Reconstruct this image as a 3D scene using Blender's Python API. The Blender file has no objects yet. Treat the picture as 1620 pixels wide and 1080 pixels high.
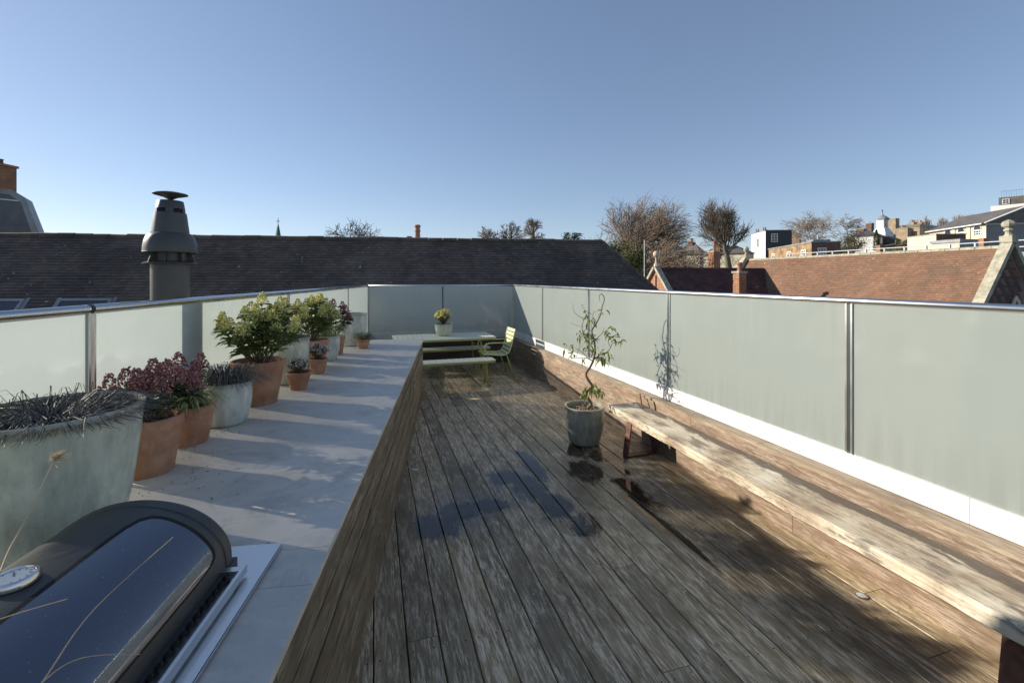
import bpy, math, random
from mathutils import Vector, Matrix
R = random.Random(7)
scene = bpy.context.scene
COL = scene.collection
# ------------------------------------------------------------------ camera
F_PX, CX, HY, CAM_Z = 720.0, 810.0, 441.0, 1.85
cam_d = bpy.data.cameras.new('camera'); cam = bpy.data.objects.new('camera', cam_d); COL.objects.link(cam)
cam.location = (0, 0, CAM_Z); cam.rotation_euler = (math.radians(90), 0, 0)
cam_d.sensor_width = 36; cam_d.lens = 16.0
cam_d.shift_y = -(540 - HY) / 1620.0
cam_d.clip_start = 0.05; cam_d.clip_end = 6000
scene.camera = cam
# ------------------------------------------------------------------ light
SUN_TO = Vector((-2.46, 0.76, 1.0)).normalized()
SUN_EL = math.asin(SUN_TO.z); SUN_AZ = math.atan2(SUN_TO.x, SUN_TO.y)
world = bpy.data.worlds.new('World'); scene.world = world; world.use_nodes = True
wn = world.node_tree; wn.nodes.clear()
wo = wn.nodes.new('ShaderNodeOutputWorld'); wb = wn.nodes.new('ShaderNodeBackground')
sky = wn.nodes.new('ShaderNodeTexSky'); sky.sky_type = 'NISHITA'; sky.sun_disc = False
sky.sun_elevation = SUN_EL; sky.sun_rotation = SUN_AZ
sky.air_density = 0.85; sky.dust_density = 0.12; sky.ozone_density = 2.8; sky.altitude = 0
wb.inputs['Strength'].default_value = 0.098
tint = wn.nodes.new('ShaderNodeMix'); tint.data_type = 'RGBA'; tint.blend_type = 'MULTIPLY'; tint.inputs[0].default_value = 1; tint.inputs[7].default_value = (0.985, 0.96, 1.0, 1)
gm = wn.nodes.new('ShaderNodeGamma'); gm.inputs[1].default_value = 0.72; wn.links.new(sky.outputs[0], gm.inputs[0])
wn.links.new(gm.outputs[0], tint.inputs[6]); wn.links.new(tint.outputs[2], wb.inputs[0]); wn.links.new(wb.outputs[0], wo.inputs[0])
sd = bpy.data.lights.new('sun', 'SUN'); sd.energy = 3.3; sd.angle = math.radians(0.53); sd.color = (1, 0.90, 0.76)
sun = bpy.data.objects.new('sun', sd); COL.objects.link(sun)
sun.rotation_euler = SUN_TO.to_track_quat('Z', 'Y').to_euler(); sun.location = SUN_TO * 50
scene.view_settings.view_transform = 'Standard'; scene.view_settings.look = 'None'
scene.view_settings.exposure = 1.17; scene.view_settings.gamma = 1.0
scene.view_settings.use_curve_mapping = False
scene.cycles.max_bounces = 8; scene.cycles.transparent_max_bounces = 16

# ------------------------------------------------------------------ helpers
def wp(px, py, d):      # point at distance d seen at photo pixel
    return Vector(((px - CX) * d / F_PX, d, CAM_Z + (HY - py) * d / F_PX))
class Frame:
    def __init__(s, slope): s.a = math.atan(slope); s.m = Matrix.Rotation(s.a, 4, 'Z')
    def __call__(s, u, v, z=0.0): return s.m @ Vector((u, v, z))
FW = Frame(0.304)     # right wall, planks, long bench
FC = Frame(0.1345)    # counter, left glass, barbecue
FB = Frame(0.2)
ORG = {}
class MB:
    def __init__(s): s.v = []; s.f = []; s.mi = []
    def add(s, vs, fs, mi=0, flip=False):
        if flip: fs = [tuple(reversed(f)) for f in fs]
        o = len(s.v); s.v += [Vector(x) for x in vs]
        s.f += [tuple(i + o for i in f) for f in fs]; s.mi += [mi] * len(fs); return s
    def box(s, x0, x1, y0, y1, z0, z1, M=None, mi=0):
        vs = [Vector((x, y, z)) for z in (z0, z1) for y in (y0, y1) for x in (x0, x1)]
        if M is not None: vs = [M @ p for p in vs]
        return s.add(vs, [(0, 2, 3, 1), (4, 5, 7, 6), (0, 1, 5, 4), (2, 6, 7, 3), (0, 4, 6, 2), (1, 3, 7, 5)], mi, M is not None and M.determinant() < 0)
    def prism(s, poly, z0, z1, M=None, mi=0):
        n = len(poly); vs = [Vector((p[0], p[1], z0)) for p in poly] + [Vector((p[0], p[1], z1)) for p in poly]
        if M is not None: vs = [M @ p for p in vs]
        fs = [tuple(reversed(range(n))), tuple(range(n, 2 * n))] + [(i, (i + 1) % n, (i + 1) % n + n, i + n) for i in range(n)]
        return s.add(vs, fs, mi)
    def tube(s, pts, rad, n=6, cap=True, mi=0):
        pts = [Vector(p) for p in pts]
        if not hasattr(rad, '__len__'): rad = [rad] * len(pts)
        o = len(s.v); up = None
        for i, p in enumerate(pts):
            t = (pts[min(i + 1, len(pts) - 1)] - pts[max(i - 1, 0)])
            if t.length < 1e-9: t = Vector((0, 0, 1))
            t.normalize()
            if up is None: up = Vector((0, 0, 1)) if abs(t.z) < .9 else Vector((1, 0, 0))
            x = up - t * up.dot(t)
            if x.length < 1e-6: x = t.orthogonal()
            x.normalize(); y = t.cross(x); up = x
            for k in range(n):
                a = 2 * math.pi * k / n
                s.v.append(p + (x * math.cos(a) + y * math.sin(a)) * rad[i])
        for i in range(len(pts) - 1):
            for k in range(n):
                k2 = (k + 1) % n
                s.f.append((o + i * n + k, o + i * n + k2, o + (i + 1) * n + k2, o + (i + 1) * n + k)); s.mi.append(mi)
        if cap:
            s.f.append(tuple(o + k for k in reversed(range(n)))); s.f.append(tuple(o + (len(pts) - 1) * n + k for k in range(n))); s.mi += [mi, mi]
        return s
    def lathe(s, prof, c, n=40, mi=0, a0=0, tilt=None):
        o = len(s.v)
        for r, z in prof:
            for k in range(n):
                a = 2 * math.pi * k / n + a0; s.v.append(Vector((c[0] + r * math.cos(a), c[1] + r * math.sin(a), c[2] + z)))
        for i in range(len(prof) - 1):
            for k in range(n):
                k2 = (k + 1) % n
                s.f.append((o + i * n + k, o + i * n + k2, o + (i + 1) * n + k2, o + (i + 1) * n + k)); s.mi.append(mi)
        return s
    def ball(s, c, r, n=6, m=4, sq=1.0, mi=0):
        prof = [(max(r * math.sin(math.pi * j / m), 1e-4), -r * sq * math.cos(math.pi * j / m)) for j in range(m + 1)]
        return s.lathe(prof, c, n, mi)
    def octa(s, c, r, mi=0):
        c = Vector(c); a = R.random() * 6.28; ca, sa = math.cos(a) * r, math.sin(a) * r
        vs = [c + Vector((ca, sa, 0)), c + Vector((-sa, ca, 0)), c - Vector((ca, sa, 0)), c - Vector((-sa, ca, 0)), c + Vector((0, 0, r)), c - Vector((0, 0, r))]
        return s.add(vs, [(0, 1, 4), (1, 2, 4), (2, 3, 4), (3, 0, 4), (1, 0, 5), (2, 1, 5), (3, 2, 5), (0, 3, 5)], mi)
    def leaf(s, p, d, L, W, droop=0.2, mi=0):
        p = Vector(p); d = Vector(d).normalized()
        side = d.cross(Vector((R.uniform(-.4, .4), R.uniform(-.4, .4), 1)))
        if side.length < 1e-3: side = Vector((1, 0, 0))
        side.normalize(); nrm = side.cross(d)
        m1 = p + d * L * .35 - nrm * L * .04; m2 = p + d * L * .72 + Vector((0, 0, -droop * L * .3)); t = p + d * L + Vector((0, 0, -droop * L * .8))
        u = nrm * W * .25
        return s.add([p, m1 + side * W / 2 + u, m1, m1 - side * W / 2 + u, m2 + side * W * .38 + u, m2, m2 - side * W * .38 + u, t],
              [(0, 2, 1), (0, 3, 2), (1, 2, 5, 4), (2, 3, 6, 5), (4, 5, 7), (5, 6, 7)], mi)
    def build(s, name, mats, parent=None, origin=None, smooth=False):
        if not isinstance(mats, (list, tuple)): mats = [mats]
        if parent is not None: org = ORG[parent.name]
        else: org = Vector(origin) if origin is not None else Vector((0, 0, 0))
        me = bpy.data.meshes.new(name); me.from_pydata([tuple(p - org) for p in s.v], [], s.f)
        for m in mats: me.materials.append(m)
        if len(mats) > 1: me.polygons.foreach_set('material_index', s.mi)
        if smooth:
            me.polygons.foreach_set('use_smooth', [True] * len(s.f))
            if smooth == 'auto':
                try: me.set_sharp_from_angle(angle=math.radians(35))
                except Exception: pass
        me.update()
        o = bpy.data.objects.new(name, me); COL.objects.link(o)
        if parent is not None: o.parent = parent
        else: o.location = org
        ORG[o.name] = org
        return o
def inst(name, me, M, parent):
    o = bpy.data.objects.new(name, me); COL.objects.link(o); o.parent = parent
    o.matrix_local = Matrix.Translation(-ORG[parent.name]) @ M; return o
def thing(name, loc, label, cat, group=None):
    o = bpy.data.objects.new(name, None); COL.objects.link(o); o.location = loc; o.empty_display_size = .1
    ORG[o.name] = Vector(loc); o['label'] = label; o['category'] = cat
    if group: o['group'] = group
    return o
def tag(o, label, cat, group=None):
    o['label'] = label; o['category'] = cat
    if group: o['group'] = group
    return o
def struct(o): o['kind'] = 'structure'; return o
def stuff(o): o['kind'] = 'stuff'; return o
def fm(fr, u, v, z=0, rz=0): return Matrix.Translation(fr(u, v, z)) @ Matrix.Rotation(fr.a + rz, 4, 'Z')

# ------------------------------------------------------------------ materials
class NT:
    def __init__(s, name):
        s.m = bpy.data.materials.new(name); s.m.use_nodes = True; s.t = s.m.node_tree; s.t.nodes.clear()
        s.out = s.t.nodes.new('ShaderNodeOutputMaterial')
    def n(s, typ, **kw):
        nd = s.t.nodes.new('ShaderNode' + typ)
        for k, v in kw.items(): setattr(nd, k, v)
        return nd
    def l(s, a, b): s.t.links.new(a, b)
    def setin(s, sock, v):
        if hasattr(v, 'is_linked') or isinstance(v, bpy.types.NodeSocket): s.l(v, sock)
        elif hasattr(v, '__len__') and len(v) == 3 and sock.type == 'RGBA': sock.default_value = (*v, 1)
        else: sock.default_value = v
    def math(s, op, a, b=0.0, c=None, clamp=False):
        nd = s.n('Math', operation=op); nd.use_clamp = clamp; s.setin(nd.inputs[0], a); s.setin(nd.inputs[1], b)
        if c is not None: s.setin(nd.inputs[2], c)
        return nd.outputs[0]
    def vm(s, op, a, b=(0, 0, 0)):
        nd = s.n('VectorMath', operation=op); s.setin(nd.inputs[0], a); s.setin(nd.inputs[1], b)
        return nd.outputs['Value'] if op in ('LENGTH', 'DOT_PRODUCT', 'DISTANCE') else nd.outputs[0]
    def pos(s, ang=0.0, scale=(1, 1, 1), off=None, obj=False):
        if obj: p = s.n('TexCoord').outputs['Object']
        else: p = s.n('NewGeometry').outputs['Position']
        if ang:
            r = s.n('VectorRotate', rotation_type='Z_AXIS'); r.inputs['Angle'].default_value = -ang; s.l(p, r.inputs['Vector']); p = r.outputs[0]
        if off is not None: p = s.vm('ADD', p, off)
        if scale != (1, 1, 1): p = s.vm('MULTIPLY', p, scale)
        return p
    def noise(s, vec, scale=5, detail=4, rough=.55, dist=0, out='Fac'):
        nd = s.n('TexNoise'); s.l(vec, nd.inputs['Vector']); nd.inputs['Scale'].default_value = scale
        nd.inputs['Detail'].default_value = detail; nd.inputs['Roughness'].default_value = rough; nd.inputs['Distortion'].default_value = dist
        return nd.outputs[out]
    def ramp(s, f, stops, interp='LINEAR'):
        nd = s.n('ValToRGB'); s.setin(nd.inputs[0], f); cr = nd.color_ramp; cr.interpolation = interp
        while len(cr.elements) < len(stops): cr.elements.new(.5)
        for e, (p, c) in zip(cr.elements, stops):
            e.position = p; e.color = (*c, 1) if hasattr(c, '__len__') else (c, c, c, 1)
        return nd.outputs[0]
    def mix(s, f, a, b, mode='MIX'):
        nd = s.n('Mix', data_type='RGBA', blend_type=mode); s.setin(nd.inputs[0], f); s.setin(nd.inputs[6], a); s.setin(nd.inputs[7], b); return nd.outputs[2]
    def bump(s, h, strength=.3, dist=.01):
        nd = s.n('Bump'); nd.inputs['Strength'].default_value = strength; nd.inputs['Distance'].default_value = dist; s.l(h, nd.inputs['Height']); return nd.outputs[0]
    def bsdf(s, color, rough=.6, metal=0.0, nrm=None, spec=None, **kw):
        b = s.n('BsdfPrincipled'); s.setin(b.inputs['Base Color'], color); s.setin(b.inputs['Roughness'], rough); s.setin(b.inputs['Metallic'], metal)
        if nrm is not None: s.l(nrm, b.inputs['Normal'])
        if spec is not None: s.setin(b.inputs['Specular IOR Level'], spec)
        for k, v in kw.items(): s.setin(b.inputs[k], v)
        s.l(b.outputs[0], s.out.inputs[0]); return b
    def orand(s): return s.n('ObjectInfo').outputs['Random']
    def irand(s): return s.n('NewGeometry').outputs['Random Per Island']
    def randoff(s, k=37.0):
        c = s.n('CombineXYZ'); r = s.math('MULTIPLY', s.orand(), k); s.l(r, c.inputs[0]); s.l(s.math('MULTIPLY', r, 1.7), c.inputs[1]); s.l(s.math('MULTIPLY', r, .6), c.inputs[2]); return c.outputs[0]

def simple(name, c, rough=.6, metal=0, var=.25, scale=8, bump=.15, spec=None, obj=False):
    t = NT(name); p = t.pos(obj=obj); n = t.noise(p, scale, 5)
    c1 = tuple(x * (1 - var) for x in c); c2 = tuple(min(1, x * (1 + var)) for x in c)
    col = t.ramp(n, [(.3, c1), (.7, c2)])
    t.bsdf(col, rough, metal, t.bump(t.noise(p, scale * 6, 3), bump, .004) if bump else None, spec); return t.m

def wood(name, ang, cols, rough=.6, along='y', flecks=0.5, wet=None, spec=.4):
    t = NT(name)
    sc = {'y': (1, .11, 1)}[along]
    p = t.pos(ang, (1, 1, 1), t.randoff())
    ps = t.vm('MULTIPLY', p, sc)
    grain = t.noise(ps, 42, 9, .72, .5); fine = t.noise(t.vm('MULTIPLY', p, (1, .07, 1)), 150, 5, .75)
    blot = t.noise(t.vm('MULTIPLY', p, (1, .4, 1)), 3.2, 7, .68); blot2 = t.noise(t.vm('MULTIPLY', p, (1, .3, 1)), 8, 7, .7)
    g = t.math('ADD', t.math('MULTIPLY', grain, .6), t.math('MULTIPLY', blot, .4))
    col = t.ramp(g, [(.32, cols[0]), (.5, cols[1]), (.68, cols[2])])
    # per-board tone
    rnd = t.orand(); col = t.mix(1.0, col, t.ramp(rnd, [(0, (.72, .72, .72)), (.5, (1, .98, .95)), (1, (1.28, 1.22, 1.12))]), 'MULTIPLY')
    # silvery worn flecks following the grain
    fl = t.math('MULTIPLY', t.ramp(t.math('ADD', t.math('MULTIPLY', grain, .45), t.math('MULTIPLY', fine, .55)), [(.488, 0), (.55, .85)]), t.ramp(t.math('ADD', blot2, t.math('MULTIPLY', rnd, .12)), [(.44, 0), (.60, 1)]))
    col = t.mix(t.math('MULTIPLY', fl, flecks), col, cols[3])
    # green-black grime
    gm = t.ramp(t.noise(t.pos(ang), 1.3, 4, .6), [(.45, 0), (.7, .6)]); col = t.mix(gm, col, t.mix(.55, col, (.035, .034, .018)))
    h = t.math('ADD', grain, t.math('MULTIPLY', fine, .5)); rg = t.math('ADD', rough, t.math('MULTIPLY', t.math('SUBTRACT', blot2, .5), .35), clamp=True)
    nrm = t.bump(h, .42, .003)
    if wet:
        base = t.pos(ang)
        nz = t.math('MULTIPLY', t.math('SUBTRACT', t.noise(t.vm('MULTIPLY', base, (1, .6, 1)), 7, 6, .65), .5), 1.5)
        rag = t.math('MULTIPLY', t.math('SUBTRACT', t.noise(t.vm('MULTIPLY', base, (1, .12, 1)), 60, 4, .7), .5), .9)
        def blobs(lst, soft):
            m = None
            for (u, v, ru, rv) in lst:
                q = t.vm('MULTIPLY', t.vm('SUBTRACT', base, (u, v, 0)), (1 / ru, 1 / rv, 0))
                dd = t.math('SUBTRACT', 1.0, t.vm('LENGTH', q)); m = dd if m is None else t.math('MAXIMUM', m, dd)
            m = t.math('ADD', m, t.math('ADD', t.math('ADD', nz, rag), t.math('MULTIPLY', t.math('SUBTRACT', t.orand(), .5), .12))); return t.ramp(m, [(.0, 0), (soft, 1)])
        wetm = blobs(wet[0], .30); damp = blobs(wet[1], .6)
        col = t.mix(damp, col, t.mix(.42, col, (.03, .028, .026)))
        col = t.mix(wetm, col, t.mix(1.0, col, (.2, .19, .18), 'MULTIPLY'))
        rg = t.mix(damp, rg, t.math('MULTIPLY', t.ramp(t.noise(t.vm('MULTIPLY', base, (1, .12, 1)), 9, 5, .7), [(.4, .12), (.6, .42)]), 1.0)); rg = t.mix(wetm, rg, (.045, .045, .045))
        bn = t.n('Bump'); t.l(h, bn.inputs['Height']); bn.inputs['Distance'].default_value = .003
        t.l(t.math('MULTIPLY', t.math('SUBTRACT', 1.0, t.math('MULTIPLY', wetm, .96)), .42), bn.inputs['Strength']); nrm = bn.outputs[0]
    t.bsdf(col, rg, 0, nrm, spec); return t.m

def deck_uv(px, py):
    d = F_PX * CAM_Z / (py - HY); X = (px - CX) * d / F_PX; a = FW.a
    return (math.cos(a) * X + math.sin(a) * d, -math.sin(a) * X + math.cos(a) * d)
def ell(px, py, ru, rv): u, v = deck_uv(px, py); return (u, v, ru, rv)
puddles = [ell(690, 832, .20, .22), ell(725, 808, .22, .16), ell(770, 800, .25, .13), ell(835, 770, .17, .30), ell(880, 800, .17, .26),
           ell(842, 735, .10, .42), ell(925, 830, .13, .20), ell(925, 745, .20, .28), ell(800, 755, .18, .2), ell(1030, 815, .05, .55), ell(870, 700, .16, .35), ell(985, 745, .07, .12), ell(962, 722, .28, .22), ell(1000, 775, .13, .4), ell(905, 712, .2, .2), ell(1075, 850, .05, .5)]
damps = [ell(880, 765, .95, 1.1), ell(1000, 800, .5, .9), ell(740, 800, .6, .5), ell(1200, 900, .35, 1.2), ell(940, 700, .4, .5)]
M = {}
M['deck'] = wood('weathered_deck_wood', FW.a, [(.115, .085, .048), (.31, .238, .145), (.50, .40, .265), (.82, .70, .52)], .55, flecks=.9, wet=(puddles, damps))
M['wall_board'] = wood('brown_hardwood_board', FW.a, [(.12, .082, .055), (.22, .155, .108), (.32, .24, .175), (.48, .41, .33)], .6, flecks=.7)
M['ledge'] = wood('ledge_wood', FW.a, [(.15, .11, .075), (.27, .21, .15), (.36, .29, .21), (.5, .43, .33)], .6, flecks=.7)
M['clad'] = wood('dark_cladding_wood', FC.a, [(.08, .06, .038), (.18, .138, .09), (.28, .225, .155), (.55, .47, .35)], .45, flecks=.6)
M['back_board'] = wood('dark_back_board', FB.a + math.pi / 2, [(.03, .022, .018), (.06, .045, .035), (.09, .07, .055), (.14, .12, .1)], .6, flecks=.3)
def bench_wood():
    t = NT('peeling_bench_wood'); p = t.pos(FW.a); 
    long = t.vm('MULTIPLY', p, (1, .07, 1)); grain = t.noise(long, 45, 9, .75, .8); fine = t.noise(t.vm('MULTIPLY', p, (1, .06, 1)), 170, 5, .7)
    blot = t.noise(t.vm('MULTIPLY', p, (1, .25, 1)), 12, 8, .72); big = t.noise(p, 2.5, 4)
    col = t.ramp(t.math('ADD', t.math('MULTIPLY', grain, .5), t.math('MULTIPLY', big, .5)), [(.38, (.22, .16, .11)), (.46, (.44, .36, .26)), (.52, (.60, .53, .40)), (.61, (.74, .69, .57))])
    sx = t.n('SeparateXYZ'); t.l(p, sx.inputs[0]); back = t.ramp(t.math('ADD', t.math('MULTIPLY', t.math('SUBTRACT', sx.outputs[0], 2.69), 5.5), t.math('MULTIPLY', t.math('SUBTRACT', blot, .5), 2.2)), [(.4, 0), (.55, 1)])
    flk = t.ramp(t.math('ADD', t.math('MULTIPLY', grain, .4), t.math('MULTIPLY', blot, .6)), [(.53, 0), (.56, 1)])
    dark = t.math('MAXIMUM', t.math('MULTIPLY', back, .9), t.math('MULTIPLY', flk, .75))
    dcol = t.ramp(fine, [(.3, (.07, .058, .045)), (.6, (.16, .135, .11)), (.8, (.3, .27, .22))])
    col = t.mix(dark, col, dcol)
    crack = t.ramp(fine, [(.34, 1), (.42, 0)]); col = t.mix(t.math('MULTIPLY', crack, .75), col, (.12, .08, .05))
    h = t.math('SUBTRACT', t.math('ADD', grain, t.math('MULTIPLY', fine, .6)), t.math('MULTIPLY', dark, .5))
    t.bsdf(col, .7, 0, t.bump(h, .6, .005), .3); return t.m
M['bench'] = bench_wood()
def stone():
    t = NT('grey_worktop_stone'); p = t.pos(FC.a, (1, 1, 1), t.randoff(5)); n1 = t.noise(p, 1.4, 6, .6, 1.2); n2 = t.noise(p, 35, 5, .6); st = t.noise(t.vm('MULTIPLY', p, (.3, 1, 1)), 5, 6, .7, 2)
    col = t.ramp(t.math('ADD', t.math('MULTIPLY', n1, .55), t.math('ADD', t.math('MULTIPLY', n2, .12), t.math('MULTIPLY', st, .33))), [(.3, (.47, .43, .375)), (.5, (.60, .555, .49)), (.7, (.70, .65, .585))])
    st2 = t.ramp(t.noise(p, 3.1, 7, .7, 1.0), [(.52, 0), (.68, .55)]); col = t.mix(st2, col, (.34, .31, .27)); st3 = t.ramp(t.noise(t.vm('MULTIPLY', p, (.25, 1.4, 1)), 9, 6, .75, 1.5), [(.6, 0), (.66, .35)]); col = t.mix(st3, col, (.72, .69, .64))
    wv = t.ramp(t.noise(t.vm('MULTIPLY', p, (.5, 1.6, 1)), 1.1, 6, .6, 1.5), [(.497, 0), (.5, 1), (.503, 0)]); col = t.mix(t.math('MULTIPLY', wv, .25), col, (.8, .78, .74))
    sp = t.ramp(t.noise(p, 14, 2, .5), [(.74, 0), (.76, 1)]); col = t.mix(t.math('MULTIPLY', sp, .6), col, (.13, .12, .1))
    t.bsdf(col, t.ramp(n1, [(.3, .42), (.7, .6)]), 0, t.bump(n2, .08, .002), .4); return t.m
M['stone'] = stone()
def frosted(name, refl, trans, tpw, ang, tpc=(.80, .90, .85)):
    t = NT(name); p = t.pos()
    n = t.noise(t.vm('MULTIPLY', p, (1, 1, .5)), 2.2, 6, .6); smud = t.noise(t.vm('MULTIPLY', p, (1, 1, .3)), 14, 6, .7)
    di = t.n('BsdfDiffuse'); t.l(t.ramp(n, [(.3, refl), (.7, tuple(x * 1.12 for x in refl))]), di.inputs[0])
    sz = t.n('SeparateXYZ'); t.l(p, sz.inputs[0]); run = t.noise(t.vm('MULTIPLY', p, (1, 1, .06)), 16, 6, .7)
    low = t.math('SUBTRACT', 1.0, t.math('DIVIDE', t.math('SUBTRACT', sz.outputs[2], .69), .35), clamp=True)
    drt = t.math('MULTIPLY', t.math('MULTIPLY', t.ramp(run, [(.42, .15), (.62, 1)]), .32), t.math('ADD', t.math('MULTIPLY', low, .8), t.ramp(n, [(.5, .05), (.62, .45)])))
    t.l(t.mix(drt, t.ramp(n, [(.3, refl), (.7, tuple(x * 1.12 for x in refl))]), (.25, .24, .19)), di.inputs[0])
    spk = t.ramp(t.noise(p, 30, 2, .5), [(.74, 0), (.76, 1)])
    tr = t.n('BsdfTranslucent'); tr.inputs[0].default_value = (*trans, 1)
    tp = t.n('BsdfTransparent'); tp.inputs[0].default_value = (*tpc, 1)
    gl = t.n('BsdfGlossy'); t.l(t.ramp(smud, [(.35, .015), (.7, .16)]), gl.inputs['Roughness'])
    m1 = t.n('MixShader'); m1.inputs[0].default_value = .48; t.l(di.outputs[0], m1.inputs[1]); t.l(tr.outputs[0], m1.inputs[2])
    m2 = t.n('MixShader'); 
    if ang:
        g = t.n('NewGeometry'); cs = t.math('ABSOLUTE', t.vm('DOT_PRODUCT', g.outputs['Incoming'], g.outputs['Normal'])); t.l(t.ramp(cs, [(.70, tpw[0]), (.86, tpw[1])]), m2.inputs[0])
    else: m2.inputs[0].default_value = tpw[0]
    t.l(m1.outputs[0], m2.inputs[1]); t.l(tp.outputs[0], m2.inputs[2])
    fr = t.n('Fresnel'); fr.inputs[0].default_value = 1.5
    m3 = t.n('MixShader'); t.l(t.math('MULTIPLY', fr.outputs[0], 1.1), m3.inputs[0]); t.l(m2.outputs[0], m3.inputs[1]); t.l(gl.outputs[0], m3.inputs[2])
    t.l(m3.outputs[0], t.out.inputs[0]); return t.m
def clear():
    t = NT('clear_glass_face'); tp = t.n('BsdfTransparent'); tp.inputs[0].default_value = (.95, .98, .965, 1)
    gl = t.n('BsdfGlossy'); gl.inputs['Roughness'].default_value = .02; fr = t.n('Fresnel'); fr.inputs[0].default_value = 1.4
    m = t.n('MixShader'); t.l(fr.outputs[0], m.inputs[0]); t.l(tp.outputs[0], m.inputs[1]); t.l(gl.outputs[0], m.inputs[2]); t.l(m.outputs[0], t.out.inputs[0]); return t.m
M['frost_left'] = frosted('frosted_glass_left', (.50, .54, .50), (.47, .525, .525), (.05, .27), True, (.97, .97, .95)); M['frost'] = frosted('frosted_glass', (.47, .525, .49), (.5, .55, .5), (.07,), False); M['frost_back'] = frosted('frosted_glass_back', (.68, .73, .69), (.84, .86, .83), (.12,), False); M['clear'] = clear()
def steel(name, c=(.62, .61, .59), r=.22):
    t = NT(name); p = t.pos(); n = t.noise(p, 4, 3); t.bsdf(c, t.ramp(n, [(.3, r * .85), (.7, r * 1.15)]), 1.0); return t.m
M['steel'] = steel('polished_steel'); M['brushed'] = steel('brushed_steel', (.66, .66, .65), .32)
def whitech():
    t = NT('white_channel_paint'); p = t.pos(); n = t.noise(t.vm('MULTIPLY', p, (1, 1, .25)), 9, 6, .7); n2 = t.noise(p, 40, 3)
    col = t.mix(t.ramp(n, [(.5, 0), (.72, .45)]), (.70, .695, .67), (.42, .40, .34)); col = t.mix(t.ramp(n2, [(.68, 0), (.72, .6)]), col, (.3, .27, .22)); t.bsdf(col, .45, 0, t.bump(n, .05, .003)); return t.m
M['white_alu'] = whitech()
M['shade_grey_alu'] = simple('shade_grey_channel_paint', (.42, .43, .42), .4, var=.08, bump=.03)  # glass channel in shade: the shade is put into this grey
def terracotta():
    t = NT('terracotta'); p = t.pos(0, (1, 1, 1), t.randoff()); n = t.noise(p, 7, 5, .6); n2 = t.noise(t.vm('MULTIPLY', p, (1, 1, .5)), 14, 6, .7)
    col = t.ramp(n, [(.3, (.32, .155, .095)), (.55, (.44, .23, .145)), (.75, (.56, .34, .235))])
    col = t.mix(1.0, col, t.ramp(t.orand(), [(0, (.75, .72, .7)), (1, (1.15, 1.15, 1.1))]), 'MULTIPLY')
    col = t.mix(t.ramp(n2, [(.56, 0), (.78, .5)]), col, (.62, .5, .4)); col = t.mix(t.ramp(t.noise(p, 4, 5), [(.55, 0), (.75, .45)]), col, (.12, .07, .04))
    t.bsdf(col, .8, 0, t.bump(t.noise(p, 90, 3), .2, .002), .25); return t.m
M['terra'] = terracotta()
def glaze(name, c, rim=(.22, .16, .09)):
    t = NT(name); p = t.pos(0, (1, 1, 1), t.randoff()); run = t.noise(t.vm('MULTIPLY', p, (1, 1, .22)), 22, 5, .6); n = t.noise(p, 6, 5, .6); cr = t.noise(p, 110, 3, .6)
    col = t.ramp(t.math('ADD', t.math('MULTIPLY', run, .5), t.math('MULTIPLY', n, .5)), [(.35, tuple(x * .62 for x in c)), (.52, c), (.68, tuple(min(1, x * 1.35) for x in c))])
    col = t.mix(t.ramp(cr, [(.62, 0), (.72, .5)]), col, tuple(x * .45 for x in c))
    g = t.n('TexCoord'); sz = t.n('SeparateXYZ'); t.l(g.outputs['Generated'], sz.inputs[0])
    edge = t.ramp(t.math('ADD', sz.outputs[2], t.math('MULTIPLY', t.math('SUBTRACT', run, .5), .25)), [(.9, 0), (1.0, .75)])
    col = t.mix(edge, col, rim)
    t.bsdf(col, t.ramp(n, [(.3, .1), (.7, .28)]), 0, t.bump(run, .12, .004), .6); return t.m
M['glaze'] = glaze('pale_celadon_glaze', (.50, .52, .41)); M['glaze_dark'] = glaze('grey_green_glaze', (.30, .30, .24), (.42, .38, .29)); M['glaze_blue'] = glaze('pale_blue_grey_glaze', (.54, .56, .49), (.36, .34, .28))
M['soil'] = simple('potting_soil', (.07, .045, .03), .95, var=.6, scale=60, bump=.8)
def leafm(name, c, rough=.45, var=.45, tl=.25):
    t = NT(name); r = t.irand(); n = t.noise(t.pos(), 6, 2)
    col = t.ramp(t.math('ADD', t.math('MULTIPLY', r, .7), t.math('MULTIPLY', n, .3)), [(.1, tuple(x * (1 - var) for x in c)), (.5, c), (.95, tuple(x * (1 + var * 1.4) for x in c))])
    b = t.bsdf(col, rough, 0, None, .4); tr = t.n('BsdfTranslucent'); t.l(col, tr.inputs[0]); m = t.n('MixShader'); m.inputs[0].default_value = tl
    t.l(b.outputs[0], m.inputs[1]); t.l(tr.outputs[0], m.inputs[2]); t.l(m.outputs[0], t.out.inputs[0]); return t.m
M['leaf'] = leafm('skimmia_leaf', (.15, .19, .05)); M['yflower'] = leafm('yellow_green_flower', (.74, .70, .26), .7, .35); M['rflower'] = leafm('dark_red_bud', (.34, .14, .13), .6, .6, .1)
M['rleaf'] = leafm('green_red_leaf', (.08, .10, .035)); M['mondo'] = leafm('black_grass', (.11, .10, .085), .42, 1.0, .1); M['sedge'] = leafm('striped_grass', (.26, .30, .13), .5, .6)
M['wflower'] = leafm('small_white_flower', (.62, .56, .52), .7, .25, .2); M['thyme'] = leafm('small_grey_green_leaf', (.14, .15, .08), .6); M['citrus'] = leafm('citrus_leaf', (.20, .25, .06), .4, .5, .35)
M['dry'] = leafm('dry_stalk', (.52, .42, .27), .7, .2); M['stem'] = simple('plant_stem', (.14, .10, .06), .8, scale=40); M['twig'] = simple('citrus_bark', (.17, .13, .09), .85, scale=60, bump=.5)
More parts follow.
